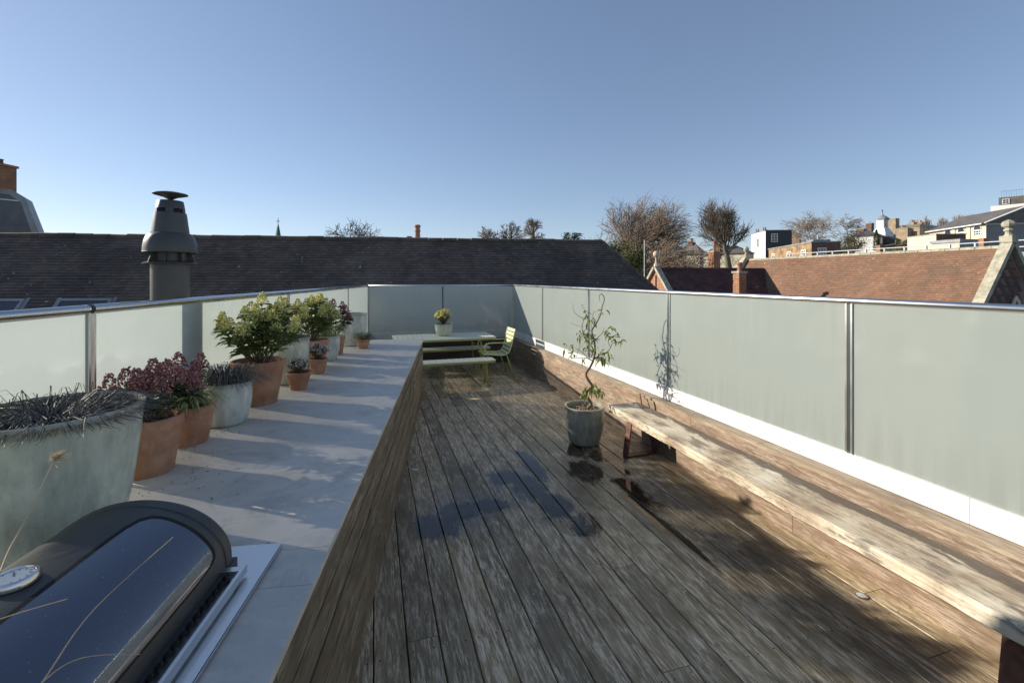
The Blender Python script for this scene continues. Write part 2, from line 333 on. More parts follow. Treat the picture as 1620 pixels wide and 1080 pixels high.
M['tabletop'] = simple('pale_green_paint', (.74, .76, .63), .38, var=.06, scale=20, bump=.03); M['lime'] = simple('lime_green_paint', (.36, .37, .09), .4, var=.12, bump=.03); M['chairp'] = simple('pale_lime_paint', (.62, .64, .36), .4, var=.06, bump=.03)
M['rust'] = simple('rusty_flat_bar', (.13, .06, .042), .55, .3, var=.5, scale=14, bump=.3)
M['black'] = simple('black_enamel', (.045, .044, .042), .5, var=.12, scale=30, bump=.05)
M['blackglass'] = simple('dark_window_glass', (.11, .125, .16), .035, .5, var=.1, bump=0, spec=1.0)
def smeared():
    t = NT('smeared_dark_glass'); p = t.pos(FC.a); n = t.noise(t.vm('MULTIPLY', p, (1, .3, 1)), 18, 7, .7, 1.0); d = t.noise(p, 130, 3, .6)
    rg = t.ramp(n, [(.42, .03), (.7, .16)]); col = t.mix(t.ramp(d, [(.66, 0), (.72, .5)]), (.10, .115, .15), (.3, .29, .26)); t.bsdf(col, rg, t.ramp(d, [(.66, .5), (.72, .1)]), t.bump(n, .03, .002), 1.0); return t.m
M['blackglass'] = smeared()
M['flue'] = simple('grey_flue_paint', (.07, .067, .062), .42, var=.14, scale=5, bump=.06)
M['dial'] = simple('dial_face', (.55, .58, .62), .25, var=.1, bump=0)
M['dark'] = simple('dark_void', (.012, .011, .01), .9)
def tiles(name, cols, lichen=(.45, .44, .36), lam=.6, big=(.5, .5, .5), s=.45):
    t = NT(name); p = t.pos(); r = t.irand(); n = t.noise(p, s, 5, .6, .6); f = t.noise(p, 40, 3)
    k = t.math('ADD', t.math('MULTIPLY', r, .22), t.math('ADD', t.math('MULTIPLY', n, .6), t.math('MULTIPLY', f, .18)))
    col = t.ramp(k, [(.25, cols[0]), (.5, cols[1]), (.75, cols[2])])
    col = t.mix(t.ramp(t.noise(p, 1.1, 5, .65, 1.0), [(.42, 0), (.68, lam)]), col, cols[3])
    l = t.ramp(t.noise(p, 5.0, 3, .5), [(.71, 0), (.74, 1)]); col = t.mix(t.math('MULTIPLY', l, .7), col, lichen); l2 = t.ramp(t.noise(p, 15.0, 2, .5), [(.715, 0), (.74, .8)]); col = t.mix(l2, col, lichen)
    t.bsdf(col, .8, 0, t.bump(f, .3, .01), .3); return t.m
M['darktile'] = tiles('dark_clay_tile', [(.085, .066, .056), (.14, .108, .09), (.21, .162, .132), (.062, .05, .045)], lam=.7)
M['redtile'] = tiles('red_clay_tile', [(.16, .088, .058), (.225, .128, .082), (.30, .178, .115), (.14, .10, .072)], (.5, .4, .3), .7, s=.3)
M['wingtile'] = tiles('purple_brown_tile', [(.07, .035, .032), (.115, .056, .05), (.16, .08, .07), (.03, .026, .03)], lam=.7)
def slate(name, c):
    t = NT(name); p = t.pos(); b = t.n('TexBrick'); t.l(t.vm('MULTIPLY', t.pos(0), (1, 1, 1)), b.inputs['Vector'])
    n = t.noise(p, 1.2, 5, .6); col = t.ramp(n, [(.3, tuple(x * .7 for x in c)), (.7, tuple(x * 1.3 for x in c))])
    t.bsdf(col, .5, 0, t.bump(t.noise(p, 12, 4), .3, .02)); return t.m
M['slate'] = slate('blue_slate', (.085, .09, .10)); M['lead'] = slate('lead_flashing', (.24, .25, .27)); M['roofgrey'] = slate('grey_brown_roof', (.13, .115, .10))
def brickm(name, c1, c2, mortar=(.35, .3, .25), patch=None):
    t = NT(name); g = t.n('NewGeometry'); sp = t.n('SeparateXYZ'); t.l(g.outputs['Position'], sp.inputs[0])
    cb = t.n('CombineXYZ'); t.l(t.math('ADD', sp.outputs[0], t.math('MULTIPLY', sp.outputs[1], .8)), cb.inputs[0]); t.l(sp.outputs[2], cb.inputs[1])
    b = t.n('TexBrick'); t.l(cb.outputs[0], b.inputs['Vector']); b.inputs['Scale'].default_value = 1; b.inputs['Brick Width'].default_value = .23; b.inputs['Row Height'].default_value = .075; b.inputs['Mortar Size'].default_value = .008
    b.inputs['Color1'].default_value = (*c1, 1); b.inputs['Color2'].default_value = (*c2, 1); b.inputs['Mortar'].default_value = (*mortar, 1)
    n = t.noise(g.outputs['Position'], 1.1, 6, .65); col = t.mix(1.0, b.outputs[0], t.ramp(n, [(.3, (.6, .6, .6)), (.7, (1.25, 1.2, 1.15))]), 'MULTIPLY')
    if patch: col = t.mix(t.ramp(t.noise(g.outputs['Position'], 1.6, 6, .7), [(.5, 0), (.58, .8)]), col, patch)
    t.bsdf(col, .85, 0, t.bump(b.outputs['Fac'], .3, .01), .25); return t.m
M['brick'] = brickm('orange_brick', (.40, .17, .07), (.30, .12, .055)); M['brick_dark'] = brickm('dark_and_shaded_brick', (.20, .10, .07), (.14, .08, .06), (.2, .18, .16))  # dark brick also colours house faces that lie in shade
M['stock'] = brickm('ochre_brick_with_creeper', (.38, .25, .12), (.30, .19, .09), patch=(.14, .10, .04)); M['stock2'] = brickm('buff_brick', (.42, .34, .22), (.36, .28, .18))
M['brick_red'] = simple('red_brick_face', (.22, .09, .055), .85, var=.5, scale=1.5, bump=.2); M['brick_black'] = simple('blue_black_brick_face', (.035, .032, .036), .7, var=.3, scale=2)
M['mortar'] = simple('mortar', (.20, .15, .12), .95, var=.2)
M['render_w'] = simple('white_render', (.72, .71, .68), .8, var=.08, scale=.6); M['render_c'] = simple('cream_render', (.60, .53, .40), .8, var=.15, scale=.8); M['render_g'] = simple('grey_and_shaded_render', (.27, .275, .27), .8, var=.12, scale=.7)  # grey render also colours shaded house fronts
M['creeper_w'] = brickm('white_wall_with_creeper', (.62, .60, .52), (.6, .57, .5), (.5, .48, .42), patch=(.16, .15, .08))
M['limestone'] = simple('coping_stone', (.36, .34, .26), .85, var=.35, scale=5, bump=.4); M['stone_pink'] = simple('stone_dress', (.55, .47, .38), .85, var=.2, scale=4)
M['win'] = simple('window_pane', (.03, .035, .045), .08, var=.2, bump=0, spec=.8); M['frame'] = simple('white_window_paint', (.75, .75, .73), .5, var=.04, bump=0)
M['copper'] = simple('green_copper', (.06, .15, .10), .6, var=.2); M['darkmetal'] = simple('dark_metal', (.05, .05, .055), .5, .3, var=.2); M['bluerail'] = simple('blue_grey_rail', (.10, .18, .30), .5, var=.1); M['palerail'] = simple('pale_rail_paint', (.50, .53, .56), .45, var=.1)
M['bark'] = simple('grey_bark', (.15, .125, .095), .9, var=.4, scale=2, bump=.5); M['twigs'] = simple('brown_twigs', (.24, .18, .13), .9, var=.35, scale=.5, bump=0); M['bark_dark'] = simple('dark_bark', (.065, .055, .045), .9, var=.4, scale=2); M['birch'] = simple('birch_bark', (.32, .28, .24), .85, var=.4, scale=1.5)
M['ever'] = leafm('evergreen_leaf', (.055, .085, .03), .6); M['ivy'] = leafm('ivy_leaf', (.10, .13, .045), .5); M['shrub'] = leafm('winter_shrub', (.15, .13, .06), .7)
def groundm():
    t = NT('ground'); p = t.pos(); n = t.noise(p, .05, 6); t.bsdf(t.ramp(n, [(.35, (.05, .065, .03)), (.5, (.08, .085, .05)), (.65, (.12, .11, .09))]), .95); return t.m
M['ground'] = groundm()

# ------------------------------------------------------------------ setting: ground with the hill on the right
def ground_z(x, y):
    a = max(0, min(1, (x - 18 + (y - 30) * .12) / 60)); b = max(0, min(1, (y - 24) / 50)); s = a * a * (3 - 2 * a) * (b * b * (3 - 2 * b))
    return -9 + s * 17.5
mb = MB(); xs = [-3000, -1200, -500, -200, -100, -60, -40] + [-30 + i * 6 for i in range(32)] + [200, 350, 700, 1500, 3000]; ys = [-600, -200, -80, -30, -10] + [i * 6 for i in range(32)] + [220, 320, 600, 1200, 3000]
for y in ys:
    for x in xs: mb.v.append(Vector((x, y, ground_z(x, y))))
nx = len(xs)
for j in range(len(ys) - 1):
    for i in range(nx - 1): mb.f.append((j * nx + i, j * nx + i + 1, (j + 1) * nx + i + 1, (j + 1) * nx + i)); mb.mi.append(0)
struct(mb.build('ground', M['ground'], smooth=True))
# terrace building under the deck
CLz = FC(-1.75, 9.963); CRz = FW(3.04, 9.85)
fp = [FC(-2.9, -1.5), FW(3.15, -1.5), FW(3.15, 10.05), FC(-2.9, 10.2)]
o = MB().prism([(p.x, p.y) for p in fp], -9.2, -.09).build('building', M['brick_dark'], origin=(0, 4, -9.2)); tag(o, 'brick building that carries the roof terrace', 'building')
# ------------------------------------------------------------------ deck
def clip(poly, a, b):   # keep the left side of a->b
    out = []; n = len(poly)
    def sd_(p): return (b[0] - a[0]) * (p[1] - a[1]) - (b[1] - a[1]) * (p[0] - a[0])
    for i in range(n):
        p, q = poly[i], poly[(i + 1) % n]; sp, sq = sd_(p), sd_(q)
        if sp >= 0: out.append(p)
        if (sp >= 0) != (sq >= 0):
            t = sp / (sp - sq); out.append((p[0] + (q[0] - p[0]) * t, p[1] + (q[1] - p[1]) * t))
    return out
deck_poly_b = [FC(-1.74, -1), FW(2.99, -1), FW(2.99, 9.8), FC(-1.74, 9.9)]
o = MB().prism([(p.x, p.y) for p in deck_poly_b], -.088, -.03).build('deck', M['dark']); deck = struct(o)
L0, L1 = FC(-1.74, -1), FC(-1.74, 9.9); B1, B0 = FW(3.04, 9.80), FC(-1.75, 9.88)
CI0, CI1 = FC(-.50, -1.2), FC(-.50, 7.35)
u = .327 - .1624 * 3; W = .1624
i = 0
joints = {}
while u < 2.93:
    v = -1.0 - R.random() * 1.2
    cuts = [v]
    while v < 10.1: v += R.choice([1.8, 2.4, 2.4, 3.0, 3.6]) + R.uniform(-.1, .1); cuts.append(v)
    for a, b in zip(cuts[:-1], cuts[1:]):
        u1 = min(u + W - .006, 2.925)
        poly = [FW(*p) for p in ((u, a + .002), (u1, a + .002), (u1, b - .002), (u, b - .002))]; poly = [(p.x, p.y) for p in poly]
        poly = clip(poly, (L1.x, L1.y), (L0.x, L0.y)); 
        if len(poly) >= 3: poly = clip(poly, (B1.x, B1.y), (B0.x, B0.y))
        if len(poly) < 3: continue
        if max(p[1] for p in poly) < -.9: continue
        zz = R.uniform(-.0015, .0015)
        m = MB(); n = len(poly); cx = sum(p[0] for p in poly) / n; cy = sum(p[1] for p in poly) / n
        vs = [Vector((p[0], p[1], -.03)) for p in poly] + [Vector((p[0], p[1], -.004 + zz)) for p in poly]
        top = []
        for p in poly:   # slight chamfer
            q = FW.m.inverted() @ Vector((p[0], p[1], 0)); c = FW.m.inverted() @ Vector((cx, cy, 0)); q.x += .003 * (1 if q.x < c.x else -1); w = FW.m @ q; top.append(Vector((w.x, w.y, zz)))
        vs += top
        fs = [tuple(reversed(range(n)))] + [(k, (k + 1) % n, (k + 1) % n + n, k + n) for k in range(n)] + [(k + n, (k + 1) % n + n, (k + 1) % n + 2 * n, k + 2 * n) for k in range(n)] + [tuple(range(2 * n, 3 * n))]
        m.add(vs, fs); m.build('plank', M['deck'], deck)
        # pairs of screws at each end
    u += W
m = MB(); inv = FC.m.inverted()
for k_ in range(24):
    uu = .327 - .1624 * 3 + k_ * W
    if uu > 2.8: break
    for j_ in range(22):
        for f_ in (.028, W - .034):
            P = FW(uu + f_ + R.uniform(-.004, .004), -.7 + j_ * .5 + R.uniform(-.006, .006), .0012); q = inv @ P
            if q.x < -.42 and q.y < 7.4 or q.x < -1.6 or P.y > 9.6: continue
            m.lathe([(.0045, 0), (.0001, .0004)], P, 6)
stuff(m.build('screws', M['dark'], deck))
# debris
m = MB()
for k in range(260):
    px = R.choice([R.uniform(880, 1010), R.uniform(640, 1200), R.uniform(880, 1010)]); py = R.uniform(690, 950)
    d = F_PX * CAM_Z / (py - HY); X = (px - CX) * d / F_PX
    if (FW.m.inverted() @ Vector((X, d, 0))).x > 2.8 or (FC.m.inverted() @ Vector((X, d, 0))).x < -.35: continue
    m.leaf((X, d, .006), (R.uniform(-1, 1), R.uniform(-1, 1), R.uniform(0, .2)), R.uniform(.008, .03), R.uniform(.004, .013), 0)
stuff(tag(m.build('fallen_leaves', M['dry'], origin=(.6, 4.4, 0)), 'scattered dry leaf bits on the wet deck boards near the twisted tree pot', 'leaves'))

# ------------------------------------------------------------------ right parapet wall with boards and ledge
def boards(parent, mat, u0, u1, v0, v1, zs, fr, lens, gap=.004, name='board'):
    for (za, zb) in zs:
        v = v0 - R.random() * 1.0
        while v < v1:
            b = v + R.choice(lens); a_, b_ = max(v, v0), min(b, v1)
            if b_ - a_ > .05:
                j = R.uniform(-.002, .002); MB().box(u0 + j, u1, a_ + gap / 2, b_ - gap / 2, za + gap / 2, zb - gap / 2, fr.m).build(name, mat, parent)
            v = b
rw = thing('parapet_wall', FW(2.99, 4.5, 0), 'low brown timber clad wall behind the long bench under the right glass screen', 'wall')
MB().box(2.94, 3.10, -1.0, 9.78, -.09, .522, FW.m).build('core', M['dark'], rw)
boards(rw, M['wall_board'], 2.915, 2.94, -1.0, 9.72, [(.0, .13), (.13, .262), (.262, .394), (.394, .522)], FW, [1.8, 2.4, 2.7])
boards(rw, M['ledge'], 2.895, 3.02, -1.0, 9.75, [(.524, .552)], FW, [2.4, 3.0], name='ledge_board')
# back parapet wall
A = FC(-1.75, 9.963); B = FW(3.04, 9.85); bdir = (B - A).normalized(); bn = Vector((bdir.y, -bdir.x, 0)); blen = (B - A).length
MBk = Matrix.Translation(A) @ Matrix.Rotation(math.atan2(bdir.y, bdir.x), 4, 'Z')   # x along the back line, -y to the viewer
bw = thing('parapet_wall', A + bdir * blen / 2 + bn * .05, 'low dark timber wall behind the dining table under the back glass screen', 'wall')
MB().box(.0, blen - .12, -.09, .12, -.09, .535, MBk).build('core', M['dark'], bw)
for k in range(4):
    x = .02
    while x < blen - .15:
        e = min(x + R.choice([1.5, 1.9, 2.3]), blen - .13); MB().box(x, e - .004, -.115, -.092, .13 * k + .003, .13 * k + .128, MBk).build('board', M['back_board'], bw); x = e

# ------------------------------------------------------------------ glass screens
def panel(parent, fr_m, x0, x1, y, z0, z1, fm_='frost'):   # frosted face on -y side
    th = .012; m = MB(); vs = [Vector((x, yy, z)) for yy in (y - th / 2, y + th / 2) for z in (z0, z1) for x in (x0, x1)]
    vs = [fr_m @ p for p in vs]
    fl = fr_m.determinant() < 0; m.add(vs[:4], [(0, 1, 3, 2)], 0, fl); m.add(vs, [(4, 6, 7, 5), (0, 4, 5, 1), (2, 3, 7, 6), (0, 2, 6, 4), (1, 5, 7, 3)], 1, fl)
    return m.build('glass_panel', [M[fm_], M['clear']], parent)
# right (local x = v axis): matrix mapping x->along v, -y -> inward
MR = FW.m @ Matrix.Translation((3.04, 0, 0)) @ Matrix(((0, 1, 0, 0), (1, 0, 0, 0), (0, 0, 1, 0), (0, 0, 0, 1)))   # mirrored but fine
ZG0, ZG1, ZR = .69, 1.685, 1.703
gr = thing('glass_screen', FW(3.04, 4.5, .55), 'frosted glass screen with steel handrail along the right side above the long bench', 'glass screen')
def vof(px):  # v of glass plane at photo column
    r = (px - CX) / F_PX; a = FW.a; # X = c*u - s*v ; d = s*u + c*v
    c, s = math.cos(a), math.sin(a); u = 3.04; return (c * u - r * s * u) / (r * c + s)
jv = [9.84, vof(859), vof(932.5), vof(1059), vof(1345), vof(1345) - 1.86, vof(1345) - 3.7]
for k in range(len(jv) - 1):
    panel(gr, MR, jv[k + 1] + .014, jv[k] - .014, 0, ZG0, ZG1)
for k, v in enumerate(jv[1:-1]):
    for s in (-1, 1): MB().box(v + s * .018 - .006, v + s * .018 + .006, -.016, .016, ZG0 - .005, ZG1, MR).build('edge_profile', M['brushed'], gr)
k = -1.0
for a, b in ((-1.0, 1.6), (1.6, 4.1), (4.1, 6.9), (6.9, 9.83)):
    MB().box(a + .0015, b - .0015, -.022, .03, .553, ZG0, MR).build('base_channel', M['white_alu'], gr)
MB().tube([FW(3.04, v, ZR) for v in (-1.0, 3, 6, 9.86)], .021, 16).build('handrail', M['brushed'], gr, smooth=True)
MB().box(9.835, 9.865, -.02, .02, .55, ZG1 + .01, MR).build('corner_profile', M['brushed'], gr)
# back
gb = thing('glass_screen', A + bdir * blen / 2 + Vector((0, 0, .54)), 'darker frosted glass screen of two panes behind the dining table', 'glass screen')
rj = wp(700.5, 500, 10); # joint position on the back line
def bx(px):
    r = (px - CX) / F_PX; # A + t*bdir : X = r*d
    return (r * A.y - A.x) / (bdir.x - r * bdir.y)
tj = bx(700.5)
panel(gb, MBk, .03, tj - .012, 0, ZG0, ZG1, 'frost_back'); panel(gb, MBk, tj + .012, blen - .03, 0, ZG0, ZG1, 'frost_back')
MB().box(tj - .01, tj + .01, -.012, .012, ZG0, ZG1, MBk).build('joint_profile', M['darkmetal'], gb)
MB().box(.0, tj + .9, -.03, .03, .54, ZG0, MBk).build('base_channel', M['shade_grey_alu'], gb); MB().box(tj + .903, blen - .02, -.03, .03, .54, ZG0, MBk).build('base_channel', M['shade_grey_alu'], gb)
MB().box(-.02, .02, -.02, .02, .54, ZG1, MBk).build('corner_post', M['brushed'], gb)
MB().tube([A + Vector((0, 0, ZR)), A + bdir * blen / 2 + Vector((0, 0, ZR)), A + bdir * (blen - .03) + Vector((0, 0, ZR))], .021, 16).build('handrail', M['brushed'], gb, smooth=True)
# left
ML = FC.m @ Matrix.Translation((-1.75, 0, 0)) @ Matrix(((0, -1, 0, 0), (1, 0, 0, 0), (0, 0, 1, 0), (0, 0, 0, 1)))
gl = thing('glass_screen', FC(-1.75, 4.5, .89), 'frosted glass screen with steel handrail along the left side behind the plant pots', 'glass screen')
def vl(px):
    r = (px - CX) / F_PX; a = FC.a; c, s = math.cos(a), math.sin(a); u = -1.75; return (c * u - r * s * u) / (r * c + s)
jl = [9.94, vl(550), vl(455), vl(141), vl(141) - 2.7]
for k in range(len(jl) - 1):
    z0 = .93 if k > 0 else ZG0
    panel(gl, ML, jl[k + 1] + .012, jl[k] - .012, 0, z0, ZG1, 'frost_left')
for v in jl[1:-1]:
    for s in (-1, 1): MB().box(v + s * .017 - .006, v + s * .017 + .006, -.016, .016, .935, ZG1, ML).build('edge_profile', M['brushed'], gl)
MB().box(-1.0, 9.92, -.028, .03, .55, .688, ML).build('base_channel', M['shade_grey_alu'], gl); MB().box(-1.0, 7.36, -.02, .024, .893, .93, ML).build('upper_channel', M['brushed'], gl); MB().box(-1.0, 7.36, .026, .05, .5, .92, ML).build('outer_fascia', M['shade_grey_alu'], gl)
MB().tube([FC(-1.75, v, ZR) for v in (-1.0, 3, 6, 9.97)], .021, 16).build('handrail', M['steel'], gl, smooth=True)
MB().tube([FC(-1.75, jl[3] - .012, ZR), FC(-1.75, jl[3] + .012, ZR)], .0225, 16).build('rail_joint', M['darkmetal'], gl, smooth=True)
MB().box(-1.0, 9.9, -.02, .05, -.09, .548, ML).build('kerb_wall', M['render_g'], gl)

# ------------------------------------------------------------------ counter
ct = thing('counter', FC(-1.0, 3.5, 0), 'long outdoor kitchen counter with pale grey stone top and dark timber cladding', 'counter')
MB().box(-1.70, -.465, -1.0, 7.37, -.0, .862, FC.m).build('carcass', M['dark'], ct)
row = .862 / 6
for r_ in range(6):
    v = -1.0 - R.random()
    cutl = [v]
    while v < 7.38: v += R.choice([1.9, 2.4, 2.9]); cutl.append(v)
    for a, b in zip(cutl[:-1], cutl[1:]):
        a_, b_ = max(a, -1.0), min(b, 7.38)
        if b_ - a_ > .04: MB().box(-.464, -.440 + R.uniform(-.004, .002), a_ + .002, b_ - .002, r_ * row + .0055, (r_ + 1) * row - .0055, FC.m).build('board', M['clad'], ct)
    MB().box(-1.69, -.47, 7.371, 7.392, r_ * row + .003, (r_ + 1) * row - .003, FC.m).build('end_board', M['clad'], ct)
for a, b in ((-1.0, 1.503), (1.503, 1.71), (1.71, 3.9), (3.9, 5.9), (5.9, 7.40)):
    MB().box(-1.715, -.43, a + .0012, b - .0012, .866, .89, FC.m).build('worktop_slab', M['stone'], ct)

# ------------------------------------------------------------------ barbecue
bq = thing('barbecue', FC(-1.0, 1.15, .89), 'built in black barbecue with dark glass window, steel handle and thermometer', 'barbecue')
prof = [(-.709, .93), (-.711, .965), (-.722, 1.0), (-.745, 1.035), (-.785, 1.072), (-.84, 1.103), (-.91, 1.124), (-.985, 1.132), (-1.06, 1.125), (-1.13, 1.10), (-1.19, 1.06), (-1.235, 1.01), (-1.265, .965), (-1.277, .93)]
prof = [(a, .93 + (z - .93) * 1.06) for a, z in prof]
def prof_smooth(n):
    out = []
    seg = len(prof) - 1
    for i in range(n + 1):
        t = i / n * seg; k = min(int(t), seg - 1); f = t - k
        P = [Vector((*prof[max(0, min(seg, k + j))], 0)) for j in (-1, 0, 1, 2)]
        q = .5 * ((2 * P[1]) + (-P[0] + P[2]) * f + (2 * P[0] - 5 * P[1] + 4 * P[2] - P[3]) * f * f + (-P[0] + 3 * P[1] - 3 * P[2] + P[3]) * f ** 3)
        out.append((q.x, q.y))
    return out
PS = prof_smooth(52)
V0, V1 = .62, 1.609
m = MB(); cx_, cz_ = -.99, 1.0
rings = [(V0, .985), (V0 + .012, 1), (V1 - .05, 1), (V1 - .012, .997), (V1 - .003, .985), (V1, .96)]
n = len(PS)
for (v, s) in rings:
    for (a, z) in PS: m.v.append(FC(cx_ + (a - cx_) * s, v, .93 + (z - .93) * s))
for j in range(len(rings) - 1):
    for i in range(n - 1): m.f.append((j * n + i, j * n + i + 1, (j + 1) * n + i + 1, (j + 1) * n + i)); m.mi.append(0)
m.f.append(tuple(range(n))); m.f.append(tuple((len(rings) - 1) * n + i for i in reversed(range(n)))); m.mi += [0, 0]
lid = m.build('lid', M['black'], bq, smooth='auto')
# raised band near the far edge
m = MB()
for (v, s) in ((V1 - .055, 1.0), (V1 - .053, 1.012), (V1 - .02, 1.012), (V1 - .018, 1.0)):
    for (a, z) in PS: m.v.append(FC(cx_ + (a - cx_) * s, v, .93 + (z - .93) * s))
for j in range(3):
    for i in range(n - 1): m.f.append((j * n + i, j * n + i + 1, (j + 1) * n + i + 1, (j + 1) * n + i)); m.mi.append(0)
m.build('lid_band', M['black'], lid, smooth='auto')
def surf(s, off):
    t = s * (len(PS) - 1); k = min(int(t), len(PS) - 2); f = t - k
    a = Vector((PS[k][0], PS[k][1])); b = Vector((PS[k + 1][0], PS[k + 1][1])); p = a.lerp(b, f); tg = (b - a).normalized(); nr = Vector((-tg.y, tg.x)) * -1
    if nr.dot(p - Vector((cx_, .93))) < 0: nr = -nr
    return p + nr * off
def window(off, grow, K=14, Nn=72, ring=False):
    m = MB(); s0, s1 = .118, .468; v0, v1 = .66, 1.50; sc_, vc = (s0 + s1) / 2, (v0 + v1) / 2; hs, hv = (s1 - s0) / 2 + grow * .8, (v1 - v0) / 2 + grow
    for j in range(K + 1):
        f = max(j / K, .001)
        if ring: f = 1 - .0 if j == K else (1 - (K - j) * .0)
        for k in range(Nn):
            a = 2 * math.pi * k / Nn; ca, sa = math.cos(a), math.sin(a); q = (abs(ca) ** 9 + abs(sa) ** 9) ** (-1 / 9)
            p = surf(sc_ + hs * q * ca * f, off); m.v.append(FC(p.x, vc + hv * q * sa * f, p.y))
    for j in range(K):
        for k in range(Nn):
            k2 = (k + 1) % Nn; m.f.append((j * Nn + k, (j + 1) * Nn + k, (j + 1) * Nn + k2, j * Nn + k2)); m.mi.append(0)
    return m
window(.0025, .018).build('window_seal', M['dark'], lid, smooth=True)
window(.0045, 0).build('window', M['blackglass'], lid, smooth=True)
# thermometer
pt = surf(.545, .004); tc = FC(-1.005, 1.2, 1.146)
th = MB().lathe([(.0001, .0), (.046, .0), (.046, .010), (.043, .016), (.037, .018), (.035, .013), (.0001, .013)], tc, 40).build('thermometer', M['steel'], lid, smooth='auto')
MB().lathe([(.0001, .0145), (.0345, .0145)], tc, 40).build('dial', M['dial'], th)
m = MB()
for k in range(11):
    a = math.radians(-140 + 28 * k); M4 = Matrix.Translation(tc + Vector((0, 0, .0150))) @ Matrix.Rotation(a, 4, 'Z'); m.box(-.0006, .0006, .026, .031, 0, .0006, M4)
m.box(-.001, .001, 0, .022, .0006, .0016, Matrix.Translation(tc + Vector((0, 0, .0150))) @ Matrix.Rotation(.8, 4, 'Z'))
m.build('dial_marks', M['darkmetal'], th)
# handle: flat steel bar with two brackets
MB().box(-.655, -.645, .66, 1.555, .915, .94, FC.m).build('handle', M['brushed'], bq)
for v in (.72, 1.535): MB().box(-.712, -.655, v - .012, v + .012, .917, .938, FC.m).build('bracket', M['brushed'], bq)
MB().box(-1.30, -.600, .50, 1.725, .891, .906, FC.m).build('steel_surround', M['brushed'], bq)
MB().box(-1.285, -.70, .60, 1.615, .906, .931, FC.m).build('firebox_rim', M['black'], bq)
m = MB()
for k in range(28): m.box(-.6995, -.694, .66 + k * .033, .675 + k * .033, .911, .925, FC.m)
m.build('vent_slots', M['dark'], bq)
MB().box(-.598, -.5965, .5, 1.725, .8935, .904, FC.m).build('surround_edge', M['steel'], bq)

# ------------------------------------------------------------------ pots and plants
def pot_terra(parent, c, rt, rb, h, mat=None):
    lip = min(.055, h * .2); mat = mat or M['terra']
    rl = rb + (rt - rb) * (1 - lip / h)
    prof = [(.0001, 0), (rb * .97, 0), (rb, .006), (rl - .002, h - lip), (rt * .985, h - lip + .002), (rt, h - lip + .008), (rt * 1.0, h - .006), (rt - .006, h), (rt - .018, h), (rt - .024, h - .01), (rl - .03, h - lip * 1.2)]
    MB().lathe(prof, c, 48).build('pot', mat, parent, smooth='auto')
def pot_glaze(parent, c, rt, rb, h, mat, belly=.04, th=.018):
    prof = [(.0001, 0), (rb * .9, 0), (rb * .96, .004)]
    for k in range(13):
        t = k / 12; r = rb + (rt - rb) * (t ** .8) + math.sin(math.pi * min(1, t * 1.1)) * belly * rt; prof.append((r, .01 + t * (h - .03)))
    prof += [(rt + .004, h - .012), (rt + .002, h - .003), (rt - th * .5, h), (rt - th, h - .006), (rt - th - .004, h - .05)]
    MB().lathe(prof, c, 64).build('pot', mat, parent, smooth='auto')
def soil(parent, c, r, z):
    m = MB(); n = 28; m.v.append(Vector((c[0], c[1], c[2] + z + .012)))
    for j in range(1, 6):
        for k in range(n): a = 6.2832 * k / n; rr = r * j / 5; m.v.append(Vector((c[0] + rr * math.cos(a), c[1] + rr * math.sin(a), c[2] + z + (.01 + R.uniform(-.006, .008) if j < 5 else -.004))))
    for k in range(n): m.f.append((0, 1 + k, 1 + (k + 1) % n)); m.mi.append(0)
    for j in range(4):
        for k in range(n): k2 = (k + 1) % n; m.f.append((1 + j * n + k, 1 + (j + 1) * n + k, 1 + (j + 1) * n + k2, 1 + j * n + k2)); m.mi.append(0)
    m.build('soil', M['soil'], parent)
def stem_pts(a, b, bend=.15, n=5):
    a, b = Vector(a), Vector(b); L = (b - a).length; o = Vector((R.uniform(-1, 1), R.uniform(-1, 1), R.uniform(0, .5))) * L * bend
    return [a.lerp(b, t / n) + o * math.sin(math.pi * t / n) for t in range(n + 1)]
def skimmia(parent, base, spread, H, nst, leafm_, flm, fl_r=.045, leafL=.085, low=.35):
    ms, ml, mf = MB(), MB(), MB(); base = Vector(base)
    for k in range(nst):
        a = R.random() * 6.283; q = math.sqrt(R.random()); tx = base + Vector((math.cos(a) * spread * q, math.sin(a) * spread * q, H * (1 - .45 * q * q) * R.uniform(.82, 1.05)))
        pts = stem_pts(base + Vector((math.cos(a), math.sin(a), 0)) * spread * .18 * R.random(), tx, .12)
        ms.tube(pts, [.005, .0045, .004, .0035, .003, .0025], 5)
        for j in range(2, 6):
            for w in range(7 if j >= 4 else 4):
                b = R.random() * 6.283; d = Vector((math.cos(b), math.sin(b), R.uniform(-.1, .65))); p = pts[j] + Vector((0, 0, R.uniform(-.02, .01)))
                ml.leaf(p, d, leafL * R.uniform(.7, 1.15), leafL * .34, .35)
        if flm is not None and R.random() < .95:
            top = pts[-1]
            for w in range(110):
                b = R.random() * 6.283; ph = R.random(); rr = fl_r * (1 - ph * .75) * math.sqrt(R.uniform(.3, 1)); mf.octa(top + Vector((math.cos(b) * rr, math.sin(b) * rr, .005 + ph * fl_r * 1.7)), R.uniform(.004, .0078))
            for w in range(9):
                b = R.random() * 6.283; ph = R.random(); mf.tube([top, top + Vector((math.cos(b) * fl_r * .7, math.sin(b) * fl_r * .7, fl_r * (.3 + ph)))], .0014, 3, False)
    ms.build('stems', M['stem'], parent); ml.build('foliage', leafm_, parent)
    if mf.v: stuff(mf.build('flowers', flm, parent))
